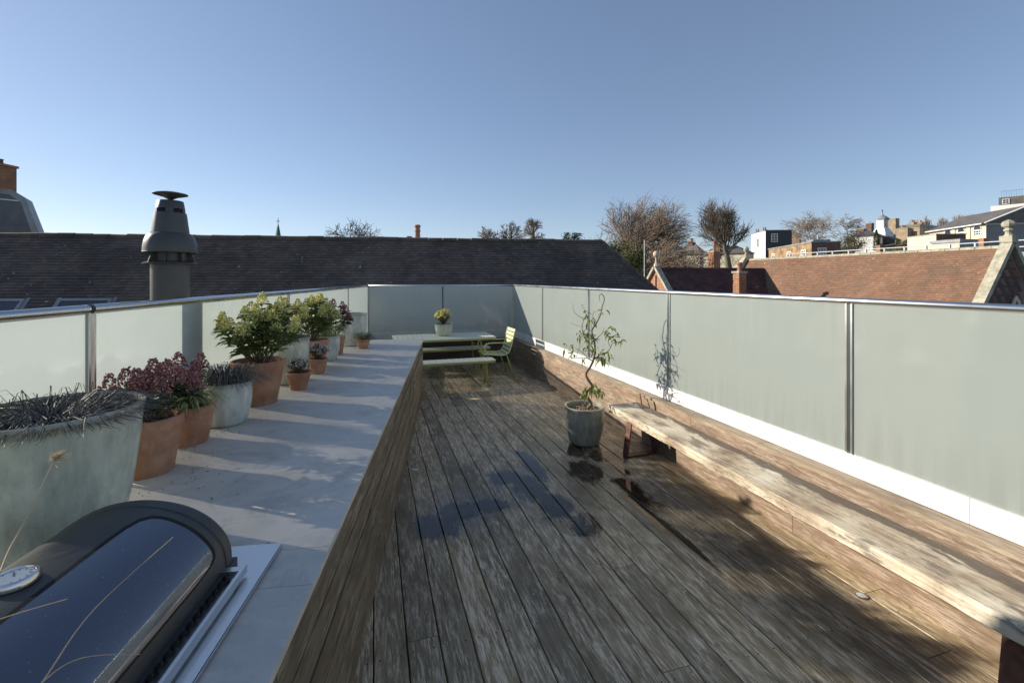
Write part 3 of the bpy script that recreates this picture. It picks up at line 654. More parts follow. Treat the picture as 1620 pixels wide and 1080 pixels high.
def grass(parent, base, r0, L, H, n, mat, name='foliage', w=.005):
    m = MB(); base = Vector(base)
    for k in range(n):
        a = R.random() * 6.283; q = math.sqrt(R.random()) * r0; p = base + Vector((math.cos(a) * q, math.sin(a) * q, 0)); b = a + R.uniform(-.9, .9)
        d = Vector((math.cos(b), math.sin(b), 0)); l = L * R.uniform(.5, 1.1); h = H * R.uniform(.35, 1.1); s = Vector((-d.y, d.x, 0)) * w * R.uniform(.6, 1.1) * .5
        pts = [p + d * l * t + Vector((0, 0, h * math.sin(min(1, t * 1.15) * math.pi * .72) * 1.05 - (t ** 3) * h * .6)) for t in (0, .2, .45, .7, .88, 1)]
        vs = []; tw = R.uniform(-.5, .5)
        for i_, q_ in enumerate(pts): sw = s * (1 - (i_ / 5) ** 2 * .9) + Vector((0, 0, tw * w * .4)); vs += [q_ + sw, q_ - sw]
        m.add(vs, [(2 * i_, 2 * i_ + 2, 2 * i_ + 3, 2 * i_ + 1) for i_ in range(5)])
    m.build(name, mat, parent)
def whitebush(parent, base, r, H, n, fl=M['wflower'], lf=M['rleaf'], fr=.006):
    ms, ml, mf = MB(), MB(), MB(); base = Vector(base)
    for k in range(n):
        a = R.random() * 6.283; q = math.sqrt(R.random()); t = base + Vector((math.cos(a) * r * q, math.sin(a) * r * q, H * (1 - .4 * q * q) * R.uniform(.75, 1.05))); pts = stem_pts(base, t, .1, 3)
        ms.tube(pts, .0018, 3, False)
        for w in range(7): d = Vector((R.uniform(-1, 1), R.uniform(-1, 1), R.uniform(-.2, .8))); ml.leaf(pts[2].lerp(pts[3], R.random()), d, .022, .009)
        for w in range(5): mf.octa(t + Vector((R.gauss(0, .008), R.gauss(0, .008), R.gauss(.002, .006))), fr * R.uniform(.6, 1.1))
    ms.build('stems', M['stem'], parent); ml.build('foliage', lf, parent); stuff(mf.build('flowers', fl, parent))
CT = .8905
def pp(name, X, d, label, cat='potted plant', group='plant pots lined up on the counter', z=CT): return thing(name, (X, d, z), label, cat, group)
# 1 big glazed bowl
t = pp('potted_grass', -1.673, 1.65, 'largest pale glazed pot, filled with flopping black grass, beside the barbecue')
c = (-1.673, 1.65, CT); pot_glaze(t, c, .268, .20, .49, M['glaze'], .01, .022); soil(t, c, .235, .435); grass(t, (c[0], c[1], c[2] + .45), .18, .22, .05, 1150, M['mondo'], w=.0034); grass(t, (c[0], c[1], c[2] + .45), .15, .16, .10, 110, M['mondo'], 'upright_blades', .0036)
# 2 terracotta with red skimmia
t = pp('potted_skimmia', -1.82, 2.27, 'terracotta pot with dark red skimmia buds, beside the largest glazed pot')
c = (-1.82, 2.27, CT); pot_terra(t, c, .152, .112, .276); soil(t, c, .125, .245); skimmia(t, (c[0], c[1] + .0, c[2] + .25), .22, .22, 15, M['rleaf'], M['rflower'], .055, .08)
# 3 terracotta with striped grass
t = pp('potted_sedge', -1.907, 2.68, 'terracotta pot with pale striped grass and small red buds')
c = (-1.907, 2.68, CT); pot_terra(t, c, .14, .102, .222); soil(t, c, .115, .195); grass(t, (c[0], c[1], c[2] + .195), .07, .17, .12, 150, M['sedge'], 'grass_blades', .008); skimmia(t, (c[0] - .02, c[1], c[2] + .2), .15, .27, 7, M['rleaf'], M['rflower'], .05, .06)
# 4 pale glazed with black grass
t = pp('potted_grass', -1.908, 3.04, 'pale speckled pot with a tuft of black grass between two terracotta pots')
c = (-1.908, 3.04, CT); pot_glaze(t, c, .155, .122, .28, M['glaze_blue'], .05); soil(t, c, .13, .245); grass(t, (c[0], c[1], c[2] + .24), .09, .2, .15, 620, M['mondo'], w=.0038)
# 5 big terracotta with yellow skimmia
t = pp('potted_skimmia', -1.966, 3.53, 'biggest terracotta pot with a tall bush of yellow green flowers')
c = (-1.966, 3.53, CT); pot_terra(t, c, .193, .13, .333); soil(t, c, .16, .295); skimmia(t, (c[0], c[1], c[2] + .29), .29, .46, 28, M['leaf'], M['yflower'], .055, .10)
# 6 tall pale pot
t = pp('potted_skimmia', -2.106, 4.25, 'tall pale glazed pot with yellow green flowers, behind the two small white flowered pots')
c = (-2.106, 4.25, CT); pot_glaze(t, c, .2, .165, .42, M['glaze'], .03); soil(t, c, .175, .37); skimmia(t, (c[0], c[1], c[2] + .37), .22, .33, 14, M['leaf'], M['yflower'], .055, .085); grass(t, (c[0] + .04, c[1], c[2] + .38), .1, .16, .1, 140, M['mondo'])
# 7, 8 small terracotta pots with white flowers
t = pp('potted_flowers', -1.86, 3.97, 'nearer of the two small terracotta pots with tiny white flowers'); c = (-1.86, 3.97, CT); pot_terra(t, c, .106, .066, .152); soil(t, c, .085, .13); whitebush(t, (c[0], c[1], c[2] + .13), .10, .15, 80)
t = pp('potted_flowers', -1.98, 4.64, 'farther of the two small terracotta pots with tiny white flowers'); c = (-1.98, 4.64, CT); pot_terra(t, c, .10, .066, .15); soil(t, c, .08, .13); whitebush(t, (c[0], c[1], c[2] + .13), .11, .17, 90)
# 9 terracotta with yellow skimmia, farther
t = pp('potted_skimmia', -2.18, 4.95, 'terracotta pot with the farther yellow green flowering bush'); c = (-2.18, 4.95, CT); pot_terra(t, c, .175, .13, .30); soil(t, c, .145, .265); skimmia(t, (c[0], c[1], c[2] + .26), .28, .47, 26, M['leaf'], M['yflower'], .055, .095)
# 10 pale
t = pp('potted_sedge', -2.197, 5.40, 'small pale green pot with thin grass near the far end of the counter'); c = (-2.197, 5.40, CT); pot_glaze(t, c, .15, .115, .29, M['glaze_blue'], .05); soil(t, c, .125, .255); grass(t, (c[0], c[1], c[2] + .25), .08, .2, .2, 110, M['sedge'], w=.006); skimmia(t, (c[0], c[1], c[2] + .25), .12, .3, 6, M['rleaf'], M['rflower'], .04, .07)
# 11 terracotta red skimmia
t = pp('potted_skimmia', -2.262, 5.80, 'terracotta pot with dark reddish leaves in front of the tall pale end pot'); c = (-2.262, 5.80, CT); pot_terra(t, c, .13, .10, .235); soil(t, c, .105, .205); skimmia(t, (c[0], c[1], c[2] + .2), .20, .42, 14, M['rleaf'], M['rflower'], .05, .085)
# 12 large pale
t = pp('glazed_pot', -2.33, 6.62, 'large empty looking pale grey pot at the far end of the counter', 'plant pot'); c = (-2.33, 6.62, CT); pot_glaze(t, c, .21, .18, .46, M['glaze_blue'], .03); soil(t, c, .18, .41)
# 13 small terracotta
t = pp('potted_herb', -2.06, 6.30, 'smallest terracotta pot with a low spiky plant at the far end of the counter'); c = (-2.06, 6.30, CT); pot_terra(t, c, .098, .062, .128); soil(t, c, .08, .108); grass(t, (c[0], c[1], c[2] + .1), .06, .14, .12, 160, M['thyme'], w=.006)

m = MB()
for k in range(420):
    P_ = R.choice([(-1.82, 2.27), (-1.907, 2.68), (-1.908, 3.04), (-1.966, 3.53), (-1.86, 3.97), (-1.98, 4.64), (-2.06, 6.3), (-1.5, 2.0)]); a_ = R.random() * 6.28; q_ = .1 + abs(R.gauss(0, .16)); x_, y_ = P_[0] + q_ * math.cos(a_), P_[1] + q_ * math.sin(a_)
    w_ = FC.m.inverted() @ Vector((x_, y_, 0))
    if w_.x > -.46 or w_.x < -1.70: continue
    if R.random() < .5: m.octa((x_, y_, CT + .0015), R.uniform(.0012, .0035))
    else: m.leaf((x_, y_, CT + .002), (R.uniform(-1, 1), R.uniform(-1, 1), .05), R.uniform(.006, .02), R.uniform(.002, .006), 0)
stuff(tag(m.build('soil_crumbs', M['soil'], origin=(-1.8, 3.2, CT)), 'soil crumbs and leaf bits scattered round the pots on the grey counter', 'soil'))
# dry stalks in a pot by the barbecue
t = pp('potted_dry_grass', -1.02, .34, 'terracotta pot with long dry grass stalks leaning over the barbecue'); c = (-1.02, .34, CT); pot_terra(t, c, .11, .075, .16); soil(t, c, .09, .14)
def stalk(pts, r, head=None):
    m = MB(); P = [Vector(p) for p in pts]; out = []
    for i in range(len(P) - 1):
        p0, p1, p2, p3 = P[max(i - 1, 0)], P[i], P[i + 1], P[min(i + 2, len(P) - 1)]
        for k in range(6):
            f = k / 6; out.append(.5 * ((2 * p1) + (-p0 + p2) * f + (2 * p0 - 5 * p1 + 4 * p2 - p3) * f * f + (-p0 + 3 * p1 - 3 * p2 + p3) * f ** 3))
    out.append(P[-1]); m.tube(out, [r * (1 - .5 * i / len(out)) for i in range(len(out))], 6)
    if head:
        for k in range(70): a = Vector((R.gauss(0, .3), R.gauss(0, .3), R.gauss(0, .3))) + head; m.leaf(P[-1] - head * .008 + Vector((R.gauss(0, .003), R.gauss(0, .003), R.gauss(0, .003))), a, R.uniform(.012, .028), .0018, 0)
    m.build('stalk', M['dry'], t)
root = Vector((c[0], c[1], CT + .14))
def far_(*q): return q
stalk([root, wp(-500, 1250, .42), wp(-60, 985, .62), wp(18, 862, .74), wp(58, 785, .80), wp(88, 722, .86)], .0019, Vector((.8, .2, .3)))
stalk([root, wp(-520, 1500, .42), wp(-40, 1230, .60), wp(66, 1080, .74), wp(150, 962, .88), wp(274, 849, 1.02)], .0018)
stalk([root, wp(-600, 1300, .42), wp(-200, 1080, .55), wp(-30, 990, .66), wp(106, 947, .75)], .0013)
stalk([root, wp(-480, 1600, .44), wp(-60, 1220, .62), wp(60, 1085, .72), wp(130, 1040, .82), wp(222, 1034, .92)], .0013)

# pot on the table
t = thing('potted_succulent', (-1.335, 8.9, .742), 'pale grey pot with a bushy yellow green plant standing on the dining table', 'potted plant')
c = (-1.335, 8.9, .7425); pot_glaze(t, c, .18, .12, .235, M['glaze'], .06); soil(t, c, .155, .2); whitebush(t, (c[0], c[1], c[2] + .2), .17, .32, 150, fl=M['yflower'], lf=M['thyme'], fr=.011)

# twisted tree in the deck pot
t = thing('potted_tree', (.82, 5.15, 0), 'twisted bare stemmed small citrus tree in a grey green pot on the deck', 'potted tree')
c = (.82, 5.15, .004); pot_glaze(t, c, .225, .165, .42, M['glaze_dark'], .055, .024); soil(t, c, .19, .365)
m = MB()
for k in range(120): a = R.random() * 6.28; q = math.sqrt(R.random()) * .18; m.leaf((c[0] + q * math.cos(a), c[1] + q * math.sin(a), .385), (R.uniform(-1, 1), R.uniform(-1, 1), .1), R.uniform(.012, .03), .013, 0)
m.build('leaf_litter', M['dry'], t)
def zp(x, y, dd=0): return wp(860 + x / 3.725, 450 + y / 3.725, 5.15 + dd)
def limb(pts, r0, r1):
    P = [Vector(p) for p in pts]; out = []
    for i in range(len(P) - 1):
        p0, p1, p2, p3 = P[max(i - 1, 0)], P[i], P[i + 1], P[min(i + 2, len(P) - 1)]
        for k in range(5):
            f = k / 5; out.append(.5 * ((2 * p1) + (-p0 + p2) * f + (2 * p0 - 5 * p1 + 4 * p2 - p3) * f * f + (-p0 + 3 * p1 - 3 * p2 + p3) * f ** 3))
    out.append(P[-1]); N = len(out) - 1; return out, [r0 + (r1 - r0) * i / N for i in range(N + 1)]
mt = MB(); ml = MB(); mtw = MB()
tr, rr = limb([zp(235, 742), zp(262, 728, .02), zp(280, 700, .03), zp(252, 655, .02), zp(258, 625), zp(285, 598, -.03), zp(262, 560, -.02), zp(250, 525), zp(272, 490, .03), zp(292, 450, .02)], .020, .0125); mt.tube(tr, rr, 9)
tr, rr = limb([zp(292, 450, .02), zp(302, 400, .0), zp(300, 335, -.03), zp(284, 275, -.02), zp(312, 225, .02), zp(336, 175, .04), zp(345, 130, .03), zp(358, 85, .0), zp(345, 58, -.03), zp(328, 66, -.04), zp(333, 100, -.03)], .0115, .0025); mt.tube(tr, rr, 7)
LM = []
def br(pts, r0, r1=.0015): o_, q_ = limb(pts, r0, r1); mtw.tube(o_, q_, 5); LM.append(o_); return o_
br([zp(292, 452), zp(262, 436, -.06), zp(225, 430, -.12), zp(190, 434, -.15), zp(155, 425, -.16)], .007)
br([zp(262, 436, -.06), zp(235, 405, -.1), zp(205, 385, -.12), zp(185, 372, -.12)], .004)
br([zp(190, 434, -.15), zp(200, 400, -.14), (zp(215, 350, -.1)), zp(218, 320, -.1)], .003)
br([zp(155, 425, -.16), zp(165, 400, -.17), zp(150, 375, -.2), zp(180, 350, -.2)], .003)
br([zp(298, 440, .02), zp(335, 412, .08), zp(372, 398, .1), zp(395, 370, .06), zp(408, 345, .02), zp(440, 338, .0), zp(474, 332, -.02)], .0075)
br([zp(395, 370, .06), zp(380, 330, .1), zp(410, 305, .1), zp(440, 298, .1)], .004)
br([zp(301, 335, -.03), zp(322, 310, .05), zp(345, 285, .1), zp(358, 248, .12)], .0055)
br([zp(345, 285, .1), zp(375, 265, .12), zp(395, 245, .12), zp(402, 262, .1)], .003)
br([zp(300, 330, -.03), zp(270, 300, -.1), zp(235, 295, -.12), zp(205, 288, -.15)], .005)
br([zp(285, 275, -.02), zp(250, 262, -.1), zp(228, 300, -.12)], .004)
br([zp(235, 292, -.1), zp(226, 250, -.1), zp(240, 200, -.06), zp(255, 175, 0)], .005)
br([zp(240, 200, -.06), zp(205, 185, -.08), zp(178, 155, -.1), zp(172, 110, -.1)], .0035)
br([zp(250, 180), zp(240, 145), zp(222, 122, .03), zp(240, 120, .05)], .003)
br([zp(284, 275), zp(283, 230, .05), zp(290, 190, .08), zp(297, 145, .1)], .003)
br([zp(310, 225), zp(290, 175, .05), zp(330, 145, .07)], .003)
br([zp(262, 600, -.02), zp(240, 615, -.04), zp(225, 635, -.05)], .004)
br([zp(285, 598, -.03), zp(310, 605, -.03), zp(335, 630, -.03), zp(350, 655, -.02)], .004)
br([zp(240, 250, -.1), zp(190, 240, -.15), zp(160, 225, -.16)], .0015)
spots = [(250, 320, 22, 32), (270, 380, 12, 22), (228, 300, 10, 14), (275, 205, 16, 26), (245, 170, 8, 14), (348, 160, 5, 10), (380, 275, 12, 18), (420, 315, 16, 18), (450, 330, 8, 12), (350, 420, 16, 20), (375, 395, 10, 14), (355, 445, 8, 10), (150, 380, 9, 22), (170, 410, 10, 16), (228, 435, 6, 8), (280, 300, 16, 22), (325, 430, 10, 12), (270, 620, 26, 20), (240, 640, 14, 14), (320, 625, 14, 14), (340, 640, 8, 8), (300, 590, 8, 8), (395, 260, 6, 10), (290, 385, 6, 10)]
for (x, y, nn, sp) in spots:
    for k in range(int(nn * .8)):
        p = zp(x + R.gauss(0, sp * .75), y + R.gauss(0, sp * .75), R.gauss(0, .05)); ml.leaf(p, (R.uniform(-1, 1), R.uniform(-1, 1), R.uniform(-1.3, .3)), R.uniform(.045, .08), R.uniform(.02, .032), .5)
mt.build('trunk', M['twig'], t, smooth=True); mtw.build('branches', M['twig'], t, smooth=True); ml.build('foliage', M['citrus'], t)

# ------------------------------------------------------------------ dining set
TA = math.radians(17.6)
def slat_mesh(lx, ly, h, mat, name, rnd=.0):
    m = MB().box(-lx / 2, lx / 2, -ly / 2, ly / 2, -h, 0); me_o = m.build(name + '_src', mat); me = me_o.data; bpy.data.objects.remove(me_o); me.name = name; return me
def table_like(t, cx, cy, L, Wd, H, mat_top, nsl, apron, trestle_in, leg_r):
    T = Matrix.Translation((cx, cy, 0)) @ Matrix.Rotation(TA, 4, 'Z')
    # rounded-end top frame rails + crosswise slats
    pitch = L / nsl; me = slat_mesh(pitch - .008, Wd - .0, .014, mat_top, 'slat')
    me_end = slat_mesh(pitch - .008, Wd - .05, .014, mat_top, 'slat')
    for k in range(nsl): inst('slat', me_end if k in (0, nsl - 1) else me, T @ Matrix.Translation((-L / 2 + (k + .5) * pitch, 0, H)), t)
    m = MB()
    for s in (-1, 1):
        m.box(-L / 2 + .02, L / 2 - .02, s * (Wd / 2 - .018) - .012, s * (Wd / 2 - .018) + .012, H - apron, H - .015, T)
        m.box(s * (L / 2 - .02) - .012, s * (L / 2 - .02) + .012, -Wd / 2 + .03, Wd / 2 - .03, H - apron, H - .015, T)
    m.build('frame', M['lime'] if apron < .05 else mat_top, t)
    for s in (-1, 1):
        for w in (-1, 1):
            x = s * (L / 2 - trestle_in); top = T @ Vector((x - s * .03, w * (Wd / 2 - .07), H - .015)); bot = T @ Vector((x + s * .04, w * (Wd / 2 - .01), .002))
            MB().tube([top, bot], leg_r, 10).build('leg', M['lime'], t, smooth=True)
        x = s * (L / 2 - trestle_in)
        MB().tube([T @ Vector((x, -Wd / 2 + .05, H * .72)), T @ Vector((x, Wd / 2 - .05, H * .72))], leg_r * .8, 8).build('crossbar', M['lime'], t, smooth=True)
t = thing('dining_table', (-1.33, 8.83, 0), 'pale green slatted metal dining table with lime legs at the far end of the deck', 'table'); table_like(t, -1.33, 8.83, 1.9, .93, .74, M['tabletop'], 21, .045, .28, .014)
t = thing('bench', (-1.18, 7.75, 0), 'pale green metal bench on the near side of the dining table', 'bench', 'benches at the dining table'); table_like(t, -1.20, 7.74, 1.85, .33, .45, M['tabletop'], 18, .045, .16, .012)
t = thing('bench', (-1.36, 9.2, 0), 'pale green metal bench on the far side of the dining table', 'bench', 'benches at the dining table'); table_like(t, -1.36, 9.2, 1.85, .33, .45, M['tabletop'], 18, .045, .16, .012)
# chair faces -x of its frame
t = thing('armchair', (-.33, 8.7, 0), 'pale lime slatted metal armchair at the right end of the dining table', 'chair')
T = Matrix.Translation((-.33, 8.70, 0)) @ Matrix.Rotation(TA, 4, 'Z')
curve = [(-.27, .435), (-.22, .45), (-.1, .44), (.0, .43), (.1, .425), (.17, .44), (.215, .48), (.245, .55), (.27, .64), (.295, .74), (.32, .84), (.34, .905)]
o_, _q = limb([Vector((x, 0, z)) for x, z in curve], 1, 1); cum = [0]
for a, b in zip(o_[:-1], o_[1:]): cum.append(cum[-1] + (b - a).length)
tot = cum[-1]; ns = 13
me = slat_mesh(tot / ns - .016, .45, .006, M['chairp'], 'slat')
for k in range(ns):
    s = tot * (k + .5) / ns; i = max(j for j in range(len(cum)) if cum[j] <= s); f = (s - cum[i]) / max(1e-6, cum[min(i + 1, len(cum) - 1)] - cum[i]) if i + 1 < len(cum) else 0
    p = o_[i].lerp(o_[min(i + 1, len(o_) - 1)], f); tg = (o_[min(i + 1, len(o_) - 1)] - o_[i]).normalized(); ang = math.atan2(tg.z, tg.x)
    inst('slat', me, T @ Matrix.Translation(p + Vector((0, 0, .003))) @ Matrix.Rotation(-ang, 4, 'Y'), t)
for s in (-1, 1):
    MB().tube([T @ Vector((p.x, s * .235, p.z)) for p in o_], .011, 8).build('side_frame', M['chairp'], t, smooth=True)
    arm, _q = limb([Vector((-.2, s * .255, .44)), Vector((-.26, s * .265, .55)), Vector((-.24, s * .27, .645)), Vector((-.1, s * .275, .665)), Vector((.1, s * .27, .66)), Vector((.285, s * .245, .67))], 1, 1)
    MB().tube([T @ p for p in arm], .011, 8).build('armrest', M['chairp'], t, smooth=True)
    MB().tube([T @ Vector((-.2, s * .24, .44)), T @ Vector((-.26, s * .28, .0))], .012, 8).build('leg', M['lime'], t, smooth=True)
    MB().tube([T @ Vector((.16, s * .24, .44)), T @ Vector((.30, s * .28, .0))], .012, 8).build('leg', M['lime'], t, smooth=True)

# ------------------------------------------------------------------ long weathered bench
t = thing('wooden_bench', FW(2.69, 2.4, 0), 'long weathered timber plank bench with flaking pale surface on rusty legs', 'bench')
m = MB(); NV = 150; secs = [(0, -.075), (.0, -.02), (.004, -.004), (.012, 0), (.10, 0), (.20, 0), (.30, 0), (.372, 0), (.38, -.006), (.38, -.075)]
R2 = random.Random(3)
def nz(v, k): return math.sin(v * 3.1 + k) * .5 + math.sin(v * 7.7 + k * 2.3) * .3 + math.sin(v * 19 + k * 4.1) * .2
for i in range(NV + 1):
    v = .1 + (4.54 - .1) * i / NV
    for j, (a, z) in enumerate(secs):
        uu = 2.50 + a; zz = .45 + z
        if j <= 3: uu += .008 * nz(v, j) + R2.uniform(-.0015, .0015)
        if j in (2, 3): zz -= abs(nz(v, 5)) * .004
        if j == 0: zz += .006 * nz(v, 9); uu += .004
        if 4 <= j <= 7: zz += .0015 * nz(v, j)
        vv = v
        if i == NV: vv -= .012 * (j in (0, 9)) + R2.uniform(0, .006); 
        m.v.append(FW(uu, vv, zz))
n = len(secs)
for i in range(NV):
    for j in range(n):
        j2 = (j + 1) % n; m.f.append((i * n + j, i * n + j2, (i + 1) * n + j2, (i + 1) * n + j)); m.mi.append(0)
m.f.append(tuple(reversed(range(n)))); m.f.append(tuple(NV * n + j for j in range(n))); m.mi += [0, 0]
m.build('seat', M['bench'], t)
for v in (4.20, 1.20, .2):
    m = MB(); T = FW.m @ Matrix.Translation((0, v, 0)); w2 = .045
    for (ua, ub) in (((2.495, 2.50), (2.535, 2.54)), ):
        pass
    def bar(u0, z0, u1, z1, th=.012):
        d = Vector((u1 - u0, 0, z1 - z0)).normalized(); nn = Vector((-d.z, 0, d.x)) * th / 2
        vs = [T @ Vector((u0, s * w2, z0)) + (T.to_3x3() @ nn) * q for s in (-1, 1) for q in (-1, 1)] + [T @ Vector((u1, s * w2, z1)) + (T.to_3x3() @ nn) * q for s in (-1, 1) for q in (-1, 1)]
        m.add(vs, [(0, 1, 3, 2), (4, 6, 7, 5), (0, 4, 5, 1), (2, 3, 7, 6), (0, 2, 6, 4), (1, 5, 7, 3)])
    bar(2.515, .008, 2.565, .374); bar(2.865, .008, 2.815, .374); bar(2.515, .008, 2.865, .008); bar(2.565, .37, 2.815, .37)
    m.build('leg', M['rust'], t)
# rusty bracket pin at far end
MB().tube([FW(2.84, 4.40, .45), FW(2.86, 4.47, .56)], .008, 6).build('bracket', M['rust'], t)
# deck lights
for (px, py, lab, r) in ((656, 743, 'round steel deck light at the foot of the counter', .032), (993, 700, 'round steel deck light under the far end of the long bench', .03), (1362, 942, 'round steel deck light in the sunlit strip beside the long bench', .034)):
    uv = deck_uv(px, py); p = FW(*uv, .0018); o = thing('deck_light', p, lab, 'deck light', 'recessed deck lights')
    MB().lathe([(.0001, 0), (r, 0), (r, .003), (r * .82, .006), (r * .7, .005)], p, 28).build('ring', M['brushed'], o, smooth='auto'); MB().lathe([(r * .7, .0045), (.0001, .006)], p, 28).build('lens', M['dial'], o, smooth=True)

# ------------------------------------------------------------------ flue
fc = (-2.375, 3.165, 0); FS = .82
t = thing('chimney_flue', (fc[0], fc[1], -.09), 'grey metal flue with a flared cowl and disc cap outside the left glass screen', 'flue')
MB().lathe([(q[0] * FS, q[1]) for q in [(.137, -.09), (.137, 1.955)]], fc, 48).build('pipe', M['flue'], t, smooth='auto')
MB().lathe([(q[0] * FS, q[1]) for q in [(.137, 1.95), (.19, 1.952), (.192, 1.958), (.15, 1.972), (.13, 1.972)]], fc, 48).build('collar', M['flue'], t, smooth='auto')
MB().lathe([(q[0] * FS, q[1]) for q in [(.125, 1.96), (.125, 2.05)]], fc, 40).build('inner_pipe', M['flue'], t, smooth='auto')
for k in range(9):
    a = 2 * math.pi * k / 9 + .25; T = Matrix.Translation(fc) @ Matrix.Rotation(a, 4, 'Z') @ Matrix.Diagonal((FS, FS, 1, 1))
    MB().add([T @ Vector(p) for p in ((.125, -.004, 1.965), (.186, -.004, 1.965), (.155, -.004, 2.035), (.125, -.004, 2.035), (.125, .004, 1.965), (.186, .004, 1.965), (.155, .004, 2.035), (.125, .004, 2.035))], [(0, 1, 2, 3), (7, 6, 5, 4), (0, 4, 5, 1), (1, 5, 6, 2), (2, 6, 7, 3), (3, 7, 4, 0)]).build('fin', M['flue'], t)
dome = [(.188, 2.03), (.192, 2.034), (.19, 2.04)] + [(.132 + .058 * math.cos(math.radians(a)), 2.042 + .125 * math.sin(math.radians(a))) for a in range(0, 91, 9)]
MB().lathe([(q[0] * FS, q[1]) for q in dome], fc, 56).build('lower_cowl', M['flue'], t, smooth='auto')
MB().lathe([(q[0] * FS, q[1]) for q in [(.136, 2.15), (.134, 2.17), (.114, 2.305), (.104, 2.307), (.1, 2.30)]], fc, 48).build('middle_cowl', M['flue'], t, smooth='auto')
MB().lathe([(q[0] * FS, q[1]) for q in [(.100, 2.30), (.100, 2.328)]], fc, 40).build('slot_ring', M['dark'], t)
m = MB(); nn = 60
for j, (r0, z0) in enumerate(((.106, 2.303), (.103, 2.335))):
    for k in range(nn): a = 2 * math.pi * k / nn; m.v.append(Vector((fc[0] + FS * r0 * math.cos(a), fc[1] + FS * r0 * math.sin(a), z0)))
for k in range(nn):
    if k % 12 < 5: m.f.append((k, (k + 1) % nn, nn + (k + 1) % nn, nn + k)); m.mi.append(0)
m.build('slot_band', M['flue'], t, smooth=True)
MB().lathe([(q[0] * FS, q[1]) for q in [(.103, 2.333), (.093, 2.385), (.088, 2.39), (.0001, 2.392)]], fc, 48).build('upper_cowl', M['flue'], t, smooth='auto')
MB().lathe([(q[0] * FS, q[1]) for q in [(.012, 2.385), (.018, 2.40), (.05, 2.415), (.122, 2.432), (.125, 2.436), (.12, 2.441), (.06, 2.452), (.0001, 2.455)]], fc, 48).build('disc_cap', M['flue'], t, smooth='auto')

# ------------------------------------------------------------------ roofs with real tiles
def tile_field(m, O, e, s, rows, gauge, tw, bounds, th=.012, jit=.004):
    e = e.normalized(); s = s.normalized(); nrm = e.cross(s)
    if nrm.z < 0: nrm = -nrm
    for r in range(rows):
        x0, x1 = bounds(r * gauge); off = (r % 2) * tw * .5; x = x0 - off
        while x < x1:
            a, b = max(x, x0) + .002, min(x + tw, x1) - .002
            if b - a > .02:
                y0 = r * gauge - .01; y1 = (r + 1) * gauge + R.uniform(-jit, jit) + (.03 if R.random() < .012 else 0); l0 = .002; l1 = th + .006 + R.uniform(-.003, .006)
                P = [O + e * a + s * y0 + nrm * l0, O + e * b + s * y0 + nrm * l0, O + e * b + s * y1 + nrm * l1, O + e * a + s * y1 + nrm * l1, O + e * b + s * y1 + nrm * (l1 - th), O + e * a + s * y1 + nrm * (l1 - th)]
                m.add(P, [(0, 1, 2, 3), (3, 2, 4, 5), (0, 3, 5), (1, 4, 2)])
            x += tw
# dark roof behind
RL = Vector((-16.0, 12.47, 3.07)); RR = Vector((2.98, 15.1, 3.07)); e = (RR - RL); eL = e.length; e.normalize(); perp = Vector((e.y, -e.x, 0)); pitch = math.radians(50)
s_ = (perp * math.cos(pitch) + Vector((0, 0, -math.sin(pitch)))).normalized()
t = thing('tiled_roof_building', (RL + RR) / 2 + Vector((0, 0, -12)), 'long building with a dark brown tiled hipped roof beyond the back glass screen', 'building')
SL = 4.5
hipr = lambda y: (0, eL + y * math.cos(pitch) * .95)
m = MB(); tile_field(m, RL, e, s_, int(SL / .1), .1, .165, hipr); stuff(m.build('roof_tiles', M['darktile'], t))
s2 = (-perp * math.cos(pitch) + Vector((0, 0, -math.sin(pitch)))).normalized()
hw = SL * math.cos(pitch); hz = SL * math.sin(pitch)
m = MB(); c0, c1 = RL + s_ * SL, RR + s_ * SL + e * hw * .95; c2, c3 = RR + s2 * SL + e * hw * .95, RL + s2 * SL; dn = Vector((0, 0, -.03))
m.add([RL + dn, RR + dn, c1 + dn, c0 + dn, c2 + dn, c3 + dn], [(3, 2, 1, 0), (1, 4, 5, 0), (2, 4, 1)]); m.build('roof_deck', M['darktile'], t)
m = MB(); fpts = [c0, c1, c2, c3]; ctr = sum(fpts, Vector()) / 4; fpts = [ctr + (p - ctr) * .97 for p in fpts]; m.prism([(p.x, p.y) for p in fpts], -9.1, RL.z - hz + .02); m.build('wall', M['brick_dark'], t)
k = 0.0
m = MB()
while k < eL - .1:
    a = RL + e * k; b = RL + e * min(k + .44, eL); zj = R.uniform(-.012, .016); m.tube([a + Vector((0, 0, zj)), b + Vector((0, 0, zj + R.uniform(-.008, .008)))], .075, 8); k += .45
stuff(m.build('ridge_tiles', M['darktile'], t, smooth='auto'))
m = MB(); h0 = RR; h1 = c1; N = 24
for k in range(N):
    a = h0.lerp(h1, k / N) + Vector((0, 0, .02)); b = h0.lerp(h1, (k + 1.05) / N) + Vector((0, 0, .0)); m.tube([a, b], [.06, .09], 6)
stuff(m.build('hip_tiles', M['darktile'], t))
def roof_pt(px, h):   # point on the slope plane at photo column, h metres down slope
    r = (px - CX) / F_PX; P0 = RL + s_ * h; tt = (r * P0.y - P0.x) / (e.x - r * e.y); return P0 + e * tt
